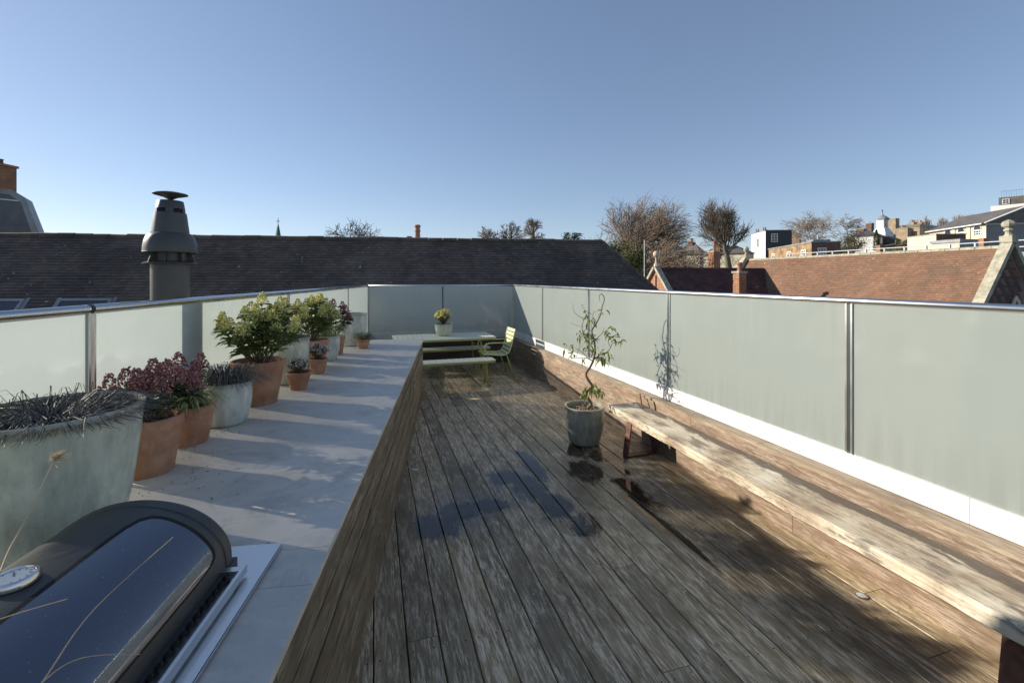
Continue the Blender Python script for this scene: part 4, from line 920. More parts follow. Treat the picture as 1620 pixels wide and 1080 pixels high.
for (pa, pb) in ((-34, 42), (97, 180)):
    h0 = 2.3; P0 = roof_pt(pa, h0); P1 = roof_pt(pb, h0); nn = e.cross(s_); nn = -nn if nn.z < 0 else nn; Lx = (P1 - P0).length
    T = Matrix(((e.x, s_.x, nn.x, P0.x), (e.y, s_.y, nn.y, P0.y), (e.z, s_.z, nn.z, P0.z), (0, 0, 0, 1)))
    w = MB(); 
    for b_ in ((0, Lx, 0, .07), (0, Lx, .95, 1.02), (0, .06, .07, .95), (Lx - .06, Lx, .07, .95)): w.box(*b_, 0, .07, T)
    w.box(-.08, 0, -.06, 1.06, .0, .03, T); w.box(Lx, Lx + .08, -.06, 1.06, .0, .03, T)
    o = w.build('roof_window', M['lead'], t); MB().box(.06, Lx - .06, .07, .95, .02, .05, T).build('pane', M['win'], o)

# red roof building on the right
rd = Vector((-.291, .957, 0)); RN = Vector((17.0, 15.7, 2.94)) - rd * .1; RF = Vector((13.69, 26.6, 2.94)); rL = (RF - RN).length; pd = Vector((-.957, -.291, 0)); pit = math.radians(54); sr = (pd * math.cos(pit) + Vector((0, 0, -math.sin(pit))))
t = thing('red_roof_building', (RN + RF) / 2 + Vector((0, 0, -12)), 'building with a long red clay tiled roof and a stone coped brick gable at right', 'building')
m = MB(); tile_field(m, RN, rd, sr, 40, .1, .165, lambda y: (0.15, rL)); stuff(m.build('roof_tiles', M['redtile'], t))
m = MB(); q0, q1 = RN + sr * 4.0, RF + sr * 4.0; sr2 = (-pd * math.cos(pit) + Vector((0, 0, -math.sin(pit)))); q2, q3 = RF + sr2 * 4, RN + sr2 * 4
m.add([RN + dn, RF + dn, q1 + dn, q0 + dn, q2 + dn, q3 + dn], [(0, 1, 2, 3), (0, 5, 4, 1)]); m.build('roof_deck', M['redtile'], t)
m = MB(); pts = [q0, q1, q2, q3]; m.prism([(p.x, p.y) for p in [q3, q2, q1, q0]], -9.1, q0.z + .02); m.build('wall', M['brick_dark'], t)
m = MB(); k = 0.0
while k < rL: m.tube([RN + rd * k, RN + rd * min(k + .43, rL)], .07, 6); k += .45
stuff(m.build('ridge_tiles', M['limestone'], t))
# gable wall (near end) with bricks
gz0 = q0.z; wn_ = -rd   # outward
gw = MB(); a0, a1, a2 = RN + pd * 2.35 + Vector((0, 0, -2.35 * 1.376)), RN, RN - pd * 2.35 + Vector((0, 0, -2.35 * 1.376))
gw.add([a0, a1, a2, a0 + rd * .2, a1 + rd * .2, a2 + rd * .2], [(0, 2, 1), (3, 4, 5), (0, 1, 4, 3), (1, 2, 5, 4)]); gable = gw.build('gable_wall', M['mortar'], t)
gb0 = MB().box(-.1075, .1075, -.008, .004, -.0325, .0325).build('brick', M['brick_red']); me_r = gb0.data; bpy.data.objects.remove(gb0)
gb1 = MB().box(-.1075, .1075, -.012, .004, -.0325, .0325).build('brick', M['brick_black']); me_b = gb1.data; bpy.data.objects.remove(gb1)
bang = math.atan2(-pd.y, -pd.x); cnt = 0
for r_ in range(1, 30):
    z = RN.z - r_ * .075; half = (RN.z - z) / 1.376 - .12; x = -half + ((r_ % 2) * .1125)
    while x < min(half, .75):
        if x > -half + .1 - .2 and x + .11 < min(half, .75):
            lz = (RN.z - z); ph = abs(((x + .05) / .45) % 1 - .5) * .9; q = (lz / .60 + .0) % 1; dia = abs(abs(q - .5) * .9 - ph) < .10
            P = RN - pd * x + wn_ * .004; P.z = z; cnt += 1
            if cnt <= 300: inst('brick', me_b if dia else me_r, Matrix.Translation(P) @ Matrix.Rotation(bang, 4, 'Z'), gable)
        x += .225
# coping and finial
def coping(parent, apex, dirn, L, wdt, th, along, mat, name='coping'):
    n = along.normalized(); d = dirn.normalized(); up = n.cross(d); up = -up if up.z < 0 else up; k = 0
    while k < L:
        k2 = min(k + .72, L); m = MB(); P = [apex + d * a + n * b + up * c for c in (0, th) for b in (-wdt / 2, wdt / 2) for a in (k + .003, k2 - .003)]
        m.add(P, [(0, 2, 3, 1), (4, 5, 7, 6), (0, 1, 5, 4), (2, 6, 7, 3), (0, 4, 6, 2), (1, 3, 7, 5)]); m.build(name, mat, parent); k = k2
coping(t, RN + Vector((0, 0, .05)), sr, 3.4, .32, .16, rd, M['limestone']); coping(t, RN + Vector((0, 0, .05)), sr2, 3.4, .32, .16, rd, M['limestone'])
ap = RN + Vector((0, 0, .16))
fo = MB(); fo.box(-.17, .17, -.17, .17, .0, .22, Matrix.Translation(ap) @ Matrix.Rotation(bang, 4, 'Z')); fo.lathe([(.15, .2), (.09, .28), (.085, .36), (.13, .4), (.13, .44), (.08, .47), (.1, .5), (.17, .55), (.185, .63), (.15, .71), (.06, .76), (.0001, .78)], ap, 8); fo.build('finial', M['limestone'], t)
m = MB()   # pointed stone window head in the gable
for s in (-1, 1):
    P = [RN - pd * (0.28 + s * x) + wn_ * .03 + Vector((0, 0, z)) for x, z in ((.30, -2.6), (.30, -2.15), (.17, -1.85), (0, -1.66), (0, -1.82), (.11, -1.98), (.19, -2.2), (.19, -2.6))]
    P2 = [p + wn_ * .05 for p in P]; m.add(P + P2, [tuple(range(8)), tuple(range(15, 7, -1))] + [(i, (i + 1) % 8, (i + 1) % 8 + 8, i + 8) for i in range(8)])
m.build('window_surround', M['stone_pink'], t)
P = [RN - pd * (.28 + x) + wn_ * .02 + Vector((0, 0, z)) for x, z in ((-.18, -2.6), (.18, -2.6), (.18, -2.2), (0, -1.85), (-.18, -2.2))]; MB().add(P, [(0, 1, 2, 3, 4)]).build('window', M['win'], t)
coping(t, RF + Vector((0, 0, .05)), sr, 3.0, .3, .22, rd, M['limestone']); MB().lathe([(.12, 0), (.09, .2), (.06, .3), (.14, .38), (.16, .5), (.1, .62), (.0001, .66)], RF + Vector((0, 0, .15)), 8).build('finial', M['limestone'], t)

# wing with purple brown roof
WR = RN + rd * ((25 - RN.y) / rd.y); WR = Vector((WR.x, WR.y, 2.37)) + pd * .42; WL = WR + pd * 6.75; wl = (WL - WR).length; wp_ = -rd; pw = math.radians(48); sw_ = wp_ * math.cos(pw) + Vector((0, 0, -math.sin(pw))); sw2 = -wp_ * math.cos(pw) + Vector((0, 0, -math.sin(pw)))
t = thing('low_roof_wing', (WR + WL) / 2 + Vector((0, 0, -11.4)), 'low wing with a dark purple brown tiled roof and small brick gable', 'building')
m = MB(); tile_field(m, WL, -pd, sw_, 30, .1, .165, lambda y: (0.1, wl + y * .5 * math.cos(pit))); stuff(m.build('roof_tiles', M['wingtile'], t))
m = MB(); m.add([WR + dn, WL + dn, WL + sw_ * 3 + dn, WR + sw_ * 3 + dn, WL + sw2 * 3 + dn, WR + sw2 * 3 + dn], [(1, 0, 3, 2), (0, 1, 4, 5)]); m.build('roof_deck', M['wingtile'], t)
m = MB(); w0 = WL + sw_ * 3; w1 = WL + sw2 * 3; w2_ = WR + sw2 * 3; w3 = WR + sw_ * 3; m.prism([(p.x, p.y) for p in (w0, w3, w2_, w1)], -9.1, w0.z); m.build('wall', M['brick'], t)
m = MB(); G = WL + pd * .06; m.add([G + sw_ * 3, G, G + sw2 * 3, G + sw_ * 3 - pd * .2, G - pd * .2, G + sw2 * 3 - pd * .2], [(0, 1, 2), (5, 4, 3), (0, 3, 4, 1), (1, 4, 5, 2)]); m.build('gable_wall', M['brick'], t)
MB().tube([G + pd * .03 + Vector((0, 0, -.35)), G + pd * .03 + Vector((0, 0, -3))], .03, 6).build('drainpipe', M['darkmetal'], t)
coping(t, G + Vector((0, 0, .03)), sw_, 3, .3, .12, pd, M['limestone']); coping(t, G + Vector((0, 0, .03)), sw2, 3, .3, .12, pd, M['limestone'])
m = MB(); m.lathe([(.14, 0), (.10, .12), (.05, .22), (.045, .45), (.08, .5)], G + Vector((0, 0, .1)), 8); m.ball(G + Vector((0, 0, .72)), .16, 10, 8); m.build('finial', M['stone_pink'], t, smooth='auto')
m = MB(); m.tube([WL, WR], .07, 6); m.build('ridge', M['wingtile'], t)
def box_at(m, px0, px1, py0, py1, d, dep, rot=0.0, mi=0):
    a, b = wp(px0, py1, d), wp(px1, py0, d); m.box(a.x, b.x, d, d + dep, a.z, b.z, None, mi)
def chimney(name, px, py_top, py_bot, d, w, label, pots=1, mat='brick', rot=.35, potm='terra', pot_h=.45, group=None, pw=None, zb=None):
    P = wp(px, py_top, d); zb = wp(px, py_bot, d).z if zb is None else zb
    t = thing(name, (P.x, P.y, zb), label, 'chimney', group); T = Matrix.Translation((P.x, P.y, 0)) @ Matrix.Rotation(rot, 4, 'Z')
    MB().box(-w / 2, w / 2, -w / 2, w / 2, zb, P.z, T).build('stack', M[mat], t); MB().box(-w / 2 - .05, w / 2 + .05, -w / 2 - .05, w / 2 + .05, P.z, P.z + .09, T).build('cap', M['limestone'], t)
    for k in range(pots):
        q = T @ Vector(((k - (pots - 1) / 2) * w / max(pots, 1) * .9, 0, P.z + .09)); MB().lathe([(.13, 0), (.12, .04), (.1, .06), (.095, pot_h - .12), (.13, pot_h - .1), (.13, pot_h - .04), (.1, pot_h), (.07, pot_h)], q, 10).build('chimney_pot', M[potm], t, smooth='auto')
    return t
chimney('chimney_stack', 1170, 432, 475, 21.6, .40, 'orange brick chimney on the front slope of the purple brown roof', 1, rot=.25, pot_h=.42, zb=-.8)
chimney('chimney_stack', 1130, 399, 440, 36, .62, 'tall brick chimney with one pot standing beyond the purple brown roof', 1, rot=.3, pot_h=.8, zb=-8)
# railing beyond red ridge
t = thing('roof_railing', (18.3, 20, 2.9), 'pale metal railing running behind the red tiled ridge', 'railing'); r0 = Vector((18.7, 16.3, 2.86)); rdir = rd
for z in (.16, .40): MB().tube([r0 + Vector((0, 0, z)), r0 + rdir * 10 + Vector((0, 0, z))], .022, 6).build('rail', M['palerail'], t)
for k in range(13): MB().box(-.03, .03, -.03, .03, -.8, .42, Matrix.Translation(r0 + rdir * (k * .83))).build('post', M['palerail'], t)
o = MB().box(0, 10, .1, 3.2, -12, 0.0, Matrix.Translation(r0 + rdir * 10 + Vector((0, 0, -.02))) @ Matrix.Rotation(math.atan2(-rdir.y, -rdir.x), 4, 'Z')).build('flat_roof_building', M['render_g'], origin=(19, 20, -9)); tag(o, 'grey flat roofed building right behind the red tiled ridge and railing', 'building')

# ------------------------------------------------------------------ background houses
def gz(p): return ground_z(p.x, p.y) - .3
def win(parent, c, w, h, nrm, nx=2, ny=2, arch=False):
    nrm = nrm.normalized(); s = Vector((-nrm.y, nrm.x, 0)); T = Matrix(((s.x, -nrm.x, 0, c.x), (s.y, -nrm.y, 0, c.y), (0, 0, 1, c.z), (0, 0, 0, 1)))
    m = MB(); f = w * .10
    m.box(-w / 2, -w / 2 + f, -.06, .05, -h / 2, h / 2, T); m.box(w / 2 - f, w / 2, -.06, .05, -h / 2, h / 2, T); m.box(-w / 2 + f, w / 2 - f, -.06, .05, h / 2 - f, h / 2, T); m.box(-w / 2 + f, w / 2 - f, -.08, .05, -h / 2, -h / 2 + f, T)
    for i in range(1, nx): x = -w / 2 + w * i / nx; m.box(x - f * .25, x + f * .25, -.05, .03, -h / 2 + f, h / 2 - f, T)
    for i in range(1, ny): z = -h / 2 + h * i / ny; m.box(-w / 2 + f, w / 2 - f, -.053, .033, z - f * .3, z + f * .3, T)
    if arch: m.lathe([(w / 2, 0), (w / 2 - f, 0)], (0, 0, 0), 3) if False else None
    o = m.build('window', M['frame'], parent); MB().box(-w / 2 + f * .5, w / 2 - f * .5, -.02, .02, -h / 2 + f * .5, h / 2 - f * .5, T).build('pane', M['win'], o)
    if arch:
        m = MB(); n = 10; P = [T @ Vector((w / 2 * math.cos(math.pi * k / n), -.04, h / 2 + w / 2 * math.sin(math.pi * k / n))) for k in range(n + 1)]; m.add(P, [tuple(range(n + 1))]); m.build('arch_pane', M['win'], o)
        m = MB(); m.tube([T @ Vector((w / 2 * math.cos(math.pi * k / n), -.05, h / 2 + w / 2 * math.sin(math.pi * k / n))) for k in range(n + 1)], f * .45, 4); m.build('arch', M['frame'], o)
    return o
def corner_house(name, pxc, d, pyt, pyb, wl, wr, yaw, label, ml, mr, roofm=None, roofh=0.0, base=None, par=0.0):
    """box building whose nearest vertical corner is seen at column pxc; left face runs back-left, right face runs right"""
    C0 = wp(pxc, pyt, d); zt = C0.z; zb = gz(C0) if base is None else base
    t = thing(name, (C0.x, C0.y, zb), label, 'building')
    el = Vector((-math.sin(yaw), math.cos(yaw), 0)); er = Vector((math.cos(yaw), math.sin(yaw), 0))
    a, b, c_, dd = C0 + el * wl, C0, C0 + er * wr, C0 + el * wl + er * wr
    def quad(p, q): return [Vector((p.x, p.y, zb)), Vector((q.x, q.y, zb)), Vector((q.x, q.y, zt)), Vector((p.x, p.y, zt))]
    MB().add(quad(a, b), [(0, 1, 2, 3)]).add(quad(dd, a), [(0, 1, 2, 3)]).build('wall', ml, t); MB().add(quad(b, c_), [(0, 1, 2, 3)]).add(quad(c_, dd), [(0, 1, 2, 3)]).build('wall', mr, t)
    up = Vector((0, 0, zt))
    flat = lambda p, z: Vector((p.x, p.y, z))
    return t, C0, el, er, zt, zb
def hip_roof(t, C0, el, er, wl, wr, zt, h, mat, ov=.3, kind='hip', name='roof'):
    f = lambda a, b, z: Vector((C0.x, C0.y, 0)) + el * a + er * b + Vector((0, 0, z))
    A_, B_, C_, D_ = f(-ov, -ov, zt), f(-ov, wr + ov, zt), f(wl + ov, wr + ov, zt), f(wl + ov, -ov, zt); m = MB()
    if kind == 'hip':
        if wl > wr: k = (wr / 2 + ov); r0, r1 = f(-ov + k, wr / 2, zt + h), f(wl + ov - k, wr / 2, zt + h); m.add([A_, B_, C_, D_, r0, r1], [(0, 1, 4), (1, 2, 5, 4), (2, 3, 5), (3, 0, 4, 5), (3, 2, 1, 0)])
        else: k = (wl / 2 + ov); r0, r1 = f(wl / 2, -ov + k, zt + h), f(wl / 2, wr + ov - k, zt + h); m.add([A_, B_, C_, D_, r0, r1], [(0, 1, 5, 4), (1, 2, 5), (2, 3, 4, 5), (3, 0, 4), (3, 2, 1, 0)])
    elif kind == 'gl':   # ridge runs along the left face
        r0, r1 = f(-ov, wr / 2, zt + h), f(wl + ov, wr / 2, zt + h); m.add([A_, B_, C_, D_, r0, r1], [(0, 1, 4), (1, 2, 5, 4), (2, 3, 5), (3, 0, 4, 5), (3, 2, 1, 0)])
    elif kind == 'gr':
        r0, r1 = f(wl / 2, -ov, zt + h), f(wl / 2, wr + ov, zt + h); m.add([A_, B_, C_, D_, r0, r1], [(0, 1, 5, 4), (1, 2, 5), (2, 3, 4, 5), (3, 0, 4), (3, 2, 1, 0)])
    elif kind == 'flat':
        m.add([f(-ov, -ov, zt), f(-ov, wr + ov, zt), f(wl + ov, wr + ov, zt), f(wl + ov, -ov, zt)] + [f(-ov, -ov, zt + h), f(-ov, wr + ov, zt + h), f(wl + ov, wr + ov, zt + h), f(wl + ov, -ov, zt + h)], [(0, 3, 2, 1), (4, 5, 6, 7), (0, 1, 5, 4), (1, 2, 6, 5), (2, 3, 7, 6), (3, 0, 4, 7)])
    return m.build(name, mat, t)
def pots_on(t, C0, el, er, a, b, z, w, h, mat, npots=2, pr=.14):
    P = Vector((C0.x, C0.y, 0)) + el * a + er * b; T = Matrix.Translation((P.x, P.y, 0)) @ Matrix.Rotation(math.atan2(er.y, er.x), 4, 'Z')
    o = MB().box(-w / 2, w / 2, -.35, .35, z - 1.5, z + h, T).build('chimney', mat, t)
    for k in range(npots): q = T @ Vector(((k - (npots - 1) / 2) * w / npots, 0, z + h)); MB().lathe([(pr, 0), (pr * .8, .1), (pr * .75, .4), (pr, .45), (pr * .7, .5)], q, 8).build('chimney_pot', M['terra'], o)
nl = lambda el, er: -er
# A cottage with creeper-grown white wall
t, C0, el, er, zt, zb = corner_house('cottage', 1107, 62, 402, 0, 3.4, 2.0, .75, 'small pale cottage with dark gabled roof left of the tall brick chimney', M['creeper_w'], M['render_g'])  # front wall is greyed, its shadow put into the colour
hip_roof(t, C0, el, er, 3.4, 2.0, zt, 1.5, M['roofgrey'], .25, 'hip'); win(t, C0 + er * 1.2 + Vector((0, 0, -1.3)), 1.2, 1.8, Vector((er.y, -er.x, 0)), 2, 3); pots_on(t, C0, el, er, 1.7, 1.2, zt + 1.0, .9, .8, M['brick_dark'], 2)
# B cream house
t, C0, el, er, zt, zb = corner_house('house', 1178, 58, 400, 0, 5.5, 3.2, .75, 'cream house with creeper and grey hipped roof behind the pollarded tree', M['creeper_w'], M['render_c'])
hip_roof(t, C0, el, er, 5.5, 3.2, zt, 1.1, M['roofgrey'], .3, 'hip'); pots_on(t, C0, el, er, 3.4, .8, zt + .9, 1.8, .9, M['brick_dark'], 4); win(t, C0 + er * 2.2 + Vector((0, 0, -1.6)), 1.0, 1.4, Vector((er.y, -er.x, 0)))
# C white and black house
t, C0, el, er, zt, zb = corner_house('house', 1211, 82, 365, 0, 7.0, 4.4, -.15, 'white sided modern house with a black front high on the slope', M['render_w'], M['darkmetal'])
hip_roof(t, C0, el, er, 7.0, 4.4, zt, .12, M['lead'], .1, 'flat'); fn = Vector((er.y, -er.x, 0)); win(t, C0 + er * 1.5 + Vector((0, 0, -1.3)), 1.1, 1.5, fn, 2, 3); win(t, C0 + el * 3.4 + Vector((0, 0, -1.9)), .8, 1.7, -er, 1, 1)
for a in (1.8, 5.2): pots_on(t, C0, el, er, a, .5, zt, .7, .35, M['brick'], 2, .12)
# D ochre brick terrace
t, C0, el, er, zt, zb = corner_house('house', 1284, 46, 384, 0, 11.2, 2.65, -.17, 'ochre brick terrace with creeper, white sash windows and an end wall darkened for shade', M['stock'], M['brick_dark'])  # end wall: shade painted in by using a darker brick
hip_roof(t, C0, el, er, 11.2, 2.65, zt, .14, M['lead'], .08, 'flat'); fn = Vector((er.y, -er.x, 0))
win(t, C0 + er * .93 + Vector((0, 0, -.95)), .82, .86, fn, 3, 3)
for a in (1.7, 5.2, 9.6): win(t, C0 + el * a + Vector((0, 0, -1.02)), 1.1, .85, -er, 2, 3)
MB().box(.4, 2.0, .6, 2.0, zt + .14, zt + .36, Matrix.Translation((C0.x, C0.y, 0)) @ Matrix.Rotation(-.17, 4, 'Z')).build('roof_light', M['lead'], t)
MB().tube([C0 + er * 1 + el * 1 + Vector((0, 0, .1)), C0 + er * 1 + el * 1 + Vector((0, 0, .9))], .04, 6).build('vent_pipe', M['palerail'], t)
# E small brick gable
t, C0, el, er, zt, zb = corner_house('house', 1265, 92, 374, 0, 2.2, 2.5, .9, 'small tan brick house end beside the birch tree', M['stock2'], M['brick_dark']); hip_roof(t, C0, el, er, 2.2, 2.5, zt, 1.1, M['roofgrey'], .1, 'gr')
# F white cupola house
t, C0, el, er, zt, zb = corner_house('house', 1388, 74, 371, 0, 3.0, 2.8, .75, 'white house with a low slate roof below the bell cupola', M['render_w'], M['render_g'])
hip_roof(t, C0, el, er, 3.0, 2.8, zt, .9, M['slate'], .4, 'hip'); fn = Vector((er.y, -er.x, 0))
for b in (.7, 1.7): win(t, C0 + er * b + Vector((0, 0, -.6)), .7, .8, fn)
P = wp(1396, 369, 75); z0 = P.z - .6
t = thing('bell_cupola', (P.x, P.y, z0), 'white bell cupola with an arched opening, curved cap and small cross', 'bell tower'); T = Matrix.Translation((P.x, P.y, z0)) @ Matrix.Rotation(.45, 4, 'Z')
m = MB(); lv = [(1.25, 0), (1.22, .6), (1.0, .95), (.78, 1.35), (.72, 1.5)]
for w_, z in lv: m.v += [T @ Vector((sx * w_, sy * w_ * .8, z)) for sx, sy in ((-1, -1), (1, -1), (1, 1), (-1, 1))]
for i in range(len(lv) - 1):
    for k in range(4): m.f.append((i * 4 + k, i * 4 + (k + 1) % 4, (i + 1) * 4 + (k + 1) % 4, (i + 1) * 4 + k)); m.mi.append(0)
m.build('base', M['render_w'], t)
m = MB()
for sx in (-1, 1): m.box(sx * .72 - (.36 if sx > 0 else 0), sx * .72 + (.36 if sx < 0 else 0), -.5, .5, 1.5, 2.7, T)
n = 8
for k in range(n):
    a0_, a1_ = math.pi * k / n, math.pi * (k + 1) / n; x0, zA, x1, zB = .36 * math.cos(a0_), 2.35 + .36 * math.sin(a0_), .36 * math.cos(a1_), 2.35 + .36 * math.sin(a1_)
    for yy in (-.49, .49): m.add([T @ Vector(p) for p in ((x0, yy, zA), (x0, yy, 2.8), (x1, yy, 2.8), (x1, yy, zB))], [(0, 1, 2, 3)])
m.box(-.8, .8, -.58, .58, 2.72, 2.86, T); m.build('arch', M['render_w'], t)
MB().lathe([(1.05, 2.86), (.95, 2.95), (.7, 3.2), (.42, 3.42), (.2, 3.52), (.12, 3.7), (.1, 3.95), (.0001, 4.0)], (P.x, P.y, z0), 12).build('cap', M['lead'], t, smooth='auto')
m = MB(); m.box(-.04, .04, -.04, .04, 3.95, 4.5, T); m.box(-.22, .22, -.035, .035, 4.22, 4.3, T); m.build('cross', M['darkmetal'], t)
MB().lathe([(.26, 1.75), (.2, 1.85), (.15, 2.1), (.08, 2.2), (.0001, 2.22)], (P.x, P.y, z0), 12).build('bell', M['darkmetal'], t, smooth='auto')
chimney('chimney_stack', 1412, 347, 368, 84, 1.5, 'broad pale brick chimney immediately right of the bell cupola', 0, 'stock2', .5, zb=3)
chimney('chimney_stack', 1376, 354, 372, 80, .9, 'narrow brown chimney immediately left of the bell cupola', 1, 'brick_dark', .5, pot_h=.3, zb=3)
chimney('chimney_stack', 1363, 363, 375, 78, 1.1, 'squat dark chimney above the white house wall', 0, 'brick_dark', .5, zb=2)
# G terrace roofs
t, C0, el, er, zt, zb = corner_house('house', 1424, 78, 384, 0, 6, 9.5, .5, 'low house with a long purple grey slate roof behind the shrubs', M['stock2'], M['render_c']); hip_roof(t, C0, el, er, 6, 9.5, zt, 2.0, M['slate'], .3, 'gr')
for (px, pt, w_, lab, np_) in ((1430, 362, 1.6, 'wide buff chimney with a row of red pots', 4), (1443, 367, 1.0, 'tall narrow buff chimney beside the row of red pots', 2)): chimney('chimney_stack', px, pt, 384, 76, w_, lab, np_, 'stock2', .5, pot_h=.5, zb=3)
t, C0, el, er, zt, zb = corner_house('house', 1455, 96, 358, 0, 6, 9, .5, 'distant buff brick terrace on the crest with a chimney', M['stock2'], M['stock2']); hip_roof(t, C0, el, er, 6, 9, zt, .5, M['roofgrey'], .1, 'flat'); pots_on(t, C0, el, er, 2, 2.4, zt + .4, 1.3, .8, M['stock2'], 3); pots_on(t, C0, el, er, 2, 6.2, zt + .4, 1.0, 1.0, M['brick'], 2)
# H hall
t, C0, el, er, zt, zb = corner_house('hall', 1560, 50, 353, 0, 9.4, 7.8, -.23, 'large hall with cream side wall, arched windows and gabled front greyed for shade', M['render_c'], M['render_g'])  # front gable's shade is set as a grey render colour
hip_roof(t, C0, el, er, 9.4, 7.8, zt, 1.9, M['roofgrey'], .35, 'gl'); fn = Vector((er.y, -er.x, 0))
m = MB(); m.add([C0 + fn * .02, C0 + er * 7.8 + fn * .02, C0 + er * 3.9 + Vector((0, 0, 1.85)) + fn * .02], [(0, 1, 2)]); m.build('gable', M['render_g'], t)
MB().box(0, 7.6, -.06, .0, -.2, .0, Matrix.Translation(C0) @ Matrix.Rotation(-.23, 4, 'Z')).build('string_course', M['render_w'], t)
for s0, s1 in ((C0 - er * .35 + Vector((0, 0, .0)), C0 + er * 3.8 + Vector((0, 0, 1.9))), (C0 + er * 7.95, C0 + er * 3.8 + Vector((0, 0, 1.9)))): MB().tube([s0 + fn * .38, s1 + fn * .38], .09, 4).build('bargeboard', M['render_w'], t)
MB().tube([C0 + er * 3.9 + fn * .1 + Vector((0, 0, 1.5)), C0 + er * 3.9 + fn * .1 + Vector((0, 0, -2.2))], .06, 6).build('downpipe', M['frame'], t)
for a in (1.2, 3.7, 5.9): win(t, C0 + el * a + Vector((0, 0, -.95)), 1.15, .7, -er, 3, 2, True)
for a in (2.5, 4.9): MB().box(-.12, .0, a - .3, a + .3, zb, zt - .1, Matrix.Translation((C0.x, C0.y, 0)) @ Matrix.Rotation(-.23, 4, 'Z')).build('pilaster', M['render_c'], t)
MB().tube([C0 - er * .4 + Vector((0, 0, -.05)), C0 - er * .4 + el * 9.4 + Vector((0, 0, -.05))], .08, 6).build('gutter', M['frame'], t)
# I low buildings before the hall
t, C0, el, er, zt, zb = corner_house('outbuilding', 1481, 44, 371, 0, 3.4, 2.75, -.05, 'low brown brick outbuilding with a flat roof in front of the hall', M['render_c'], M['brick_dark']); hip_roof(t, C0, el, er, 3.4, 2.75, zt, .08, M['limestone'], .05, 'flat')  # cream and dark faces carry lit and shaded tones as wall colours
t, C0, el, er, zt, zb = corner_house('outbuilding', 1518, 36, 383, 0, 2.0, 5.2, .2, 'low grey flat roofed outbuilding beside the short brick pier', M['render_c'], M['render_g']); hip_roof(t, C0, el, er, 2.0, 5.2, zt, .25, M['lead'], .1, 'flat')
for px, lab in ((1556, 'short red brick pier behind the railing near the stone finial'), (1393, 'short red brick pier behind the railing below the cupola')):
    P = wp(px, 377 if px > 1500 else 388, 30 if px > 1500 else 32); o = MB().box(-.17, .17, -.17, .17, -4, 0, Matrix.Translation(P)).build('brick_pier', M['brick'], origin=(P.x, P.y, P.z - 4)); tag(o, lab, 'pier')
# J white house top right
t, C0, el, er, zt, zb = corner_house('house', 1640, 80, 320, 0, 5.6, 8, .70, 'white house with parapet, grey attic roof and blue railing at the top right', M['render_w'], M['render_w']); fn = Vector((er.y, -er.x, 0))
MB().box(.7, 7, .4, 4.6, 0, 1.5, Matrix.Translation(C0) @ Matrix.Rotation(.70, 4, 'Z')).build('attic', M['roofgrey'], t); win(t, C0 + er * .65 + el * 3.7 + Vector((0, 0, .7)), .9, .9, -er)
m = MB(); Tj = Matrix.Translation(C0 + Vector((0, 0, 1.5))) @ Matrix.Rotation(.70, 4, 'Z')
for k in range(13): m.box(.8, .84, .5 + k * .31, .54 + k * .31, 0, 1.1, Tj)
m.box(.8, .84, .5, 4.3, 1.1, 1.16, Tj); m.build('railing', M['bluerail'], t); pots_on(t, C0, el, er, .9, 2.2, zt + 1.5, 1.0, 1.0, M['brick'], 3)
# left slate mansard house
d = 24; t = thing('house', wp(0, 372, d) + Vector((0, 0, -11)), 'slate mansard roofed house with brick chimney beyond the dark roof at far left', 'house')
PR = [(-150, 372), (-150, 300), (-20, 302), (30, 307), (50, 320), (66, 371), (66, 560)]
m = MB(); fr_ = [wp(x - 14, y, d) for x, y in PR]; fr_.append(wp(-150, 560, d)); bk = [p + Vector((-7.5, 6, 0)) for p in fr_]; n = len(fr_)
m.add(fr_ + bk, [tuple(reversed(range(n))), tuple(range(n, 2 * n))] + [(i, (i + 1) % n, (i + 1) % n + n, i + n) for i in range(n)]); m.build('roof', M['slate'], t)
m = MB(); vg = [wp(x - 14, y, d - .05) for x, y in ((-20, 300), (32, 300), (54, 313), (79, 376), (79, 560))]; vi = [wp(x - 14, y, d - .05) for x, y in ((-20, 303), (29, 308), (47, 320), (67, 376), (67, 560))]; vb = [p + Vector((-.9, 1.2, 0)) for p in vg]; vib = [p + Vector((-.9, 1.2, 0)) for p in vi]
for i in range(4): q = [vg[i], vg[i + 1], vi[i + 1], vi[i], vb[i], vb[i + 1], vib[i + 1], vib[i]]; m.add(q, [(0, 3, 2, 1), (4, 5, 6, 7), (0, 1, 5, 4), (3, 7, 6, 2)])
m.build('verge_coping', M['lead'], t)
MB().tube([wp(-60, 309, d - .04), wp(30, 318, d - .04)], .035, 6).build('roll_flashing', M['frame'], t)
m = MB(); a = wp(-40, 300, d + .5); b = wp(4, 262, d + .5); m.box(a.x, b.x, a.y, a.y + .7, a.z - .4, b.z, None); m.box(a.x - .05, b.x + .07, a.y - .06, a.y + .76, b.z, b.z + .12); ch = m.build('chimney', M['brick'], t)
for px in (-12, 0): q = wp(px, 258, d + .85); MB().lathe([(.16, 0), (.13, .08), (.13, .22), (.16, .26)], (q.x, q.y, q.z - .05), 10).build('chimney_pot', M['brick_dark'], ch)
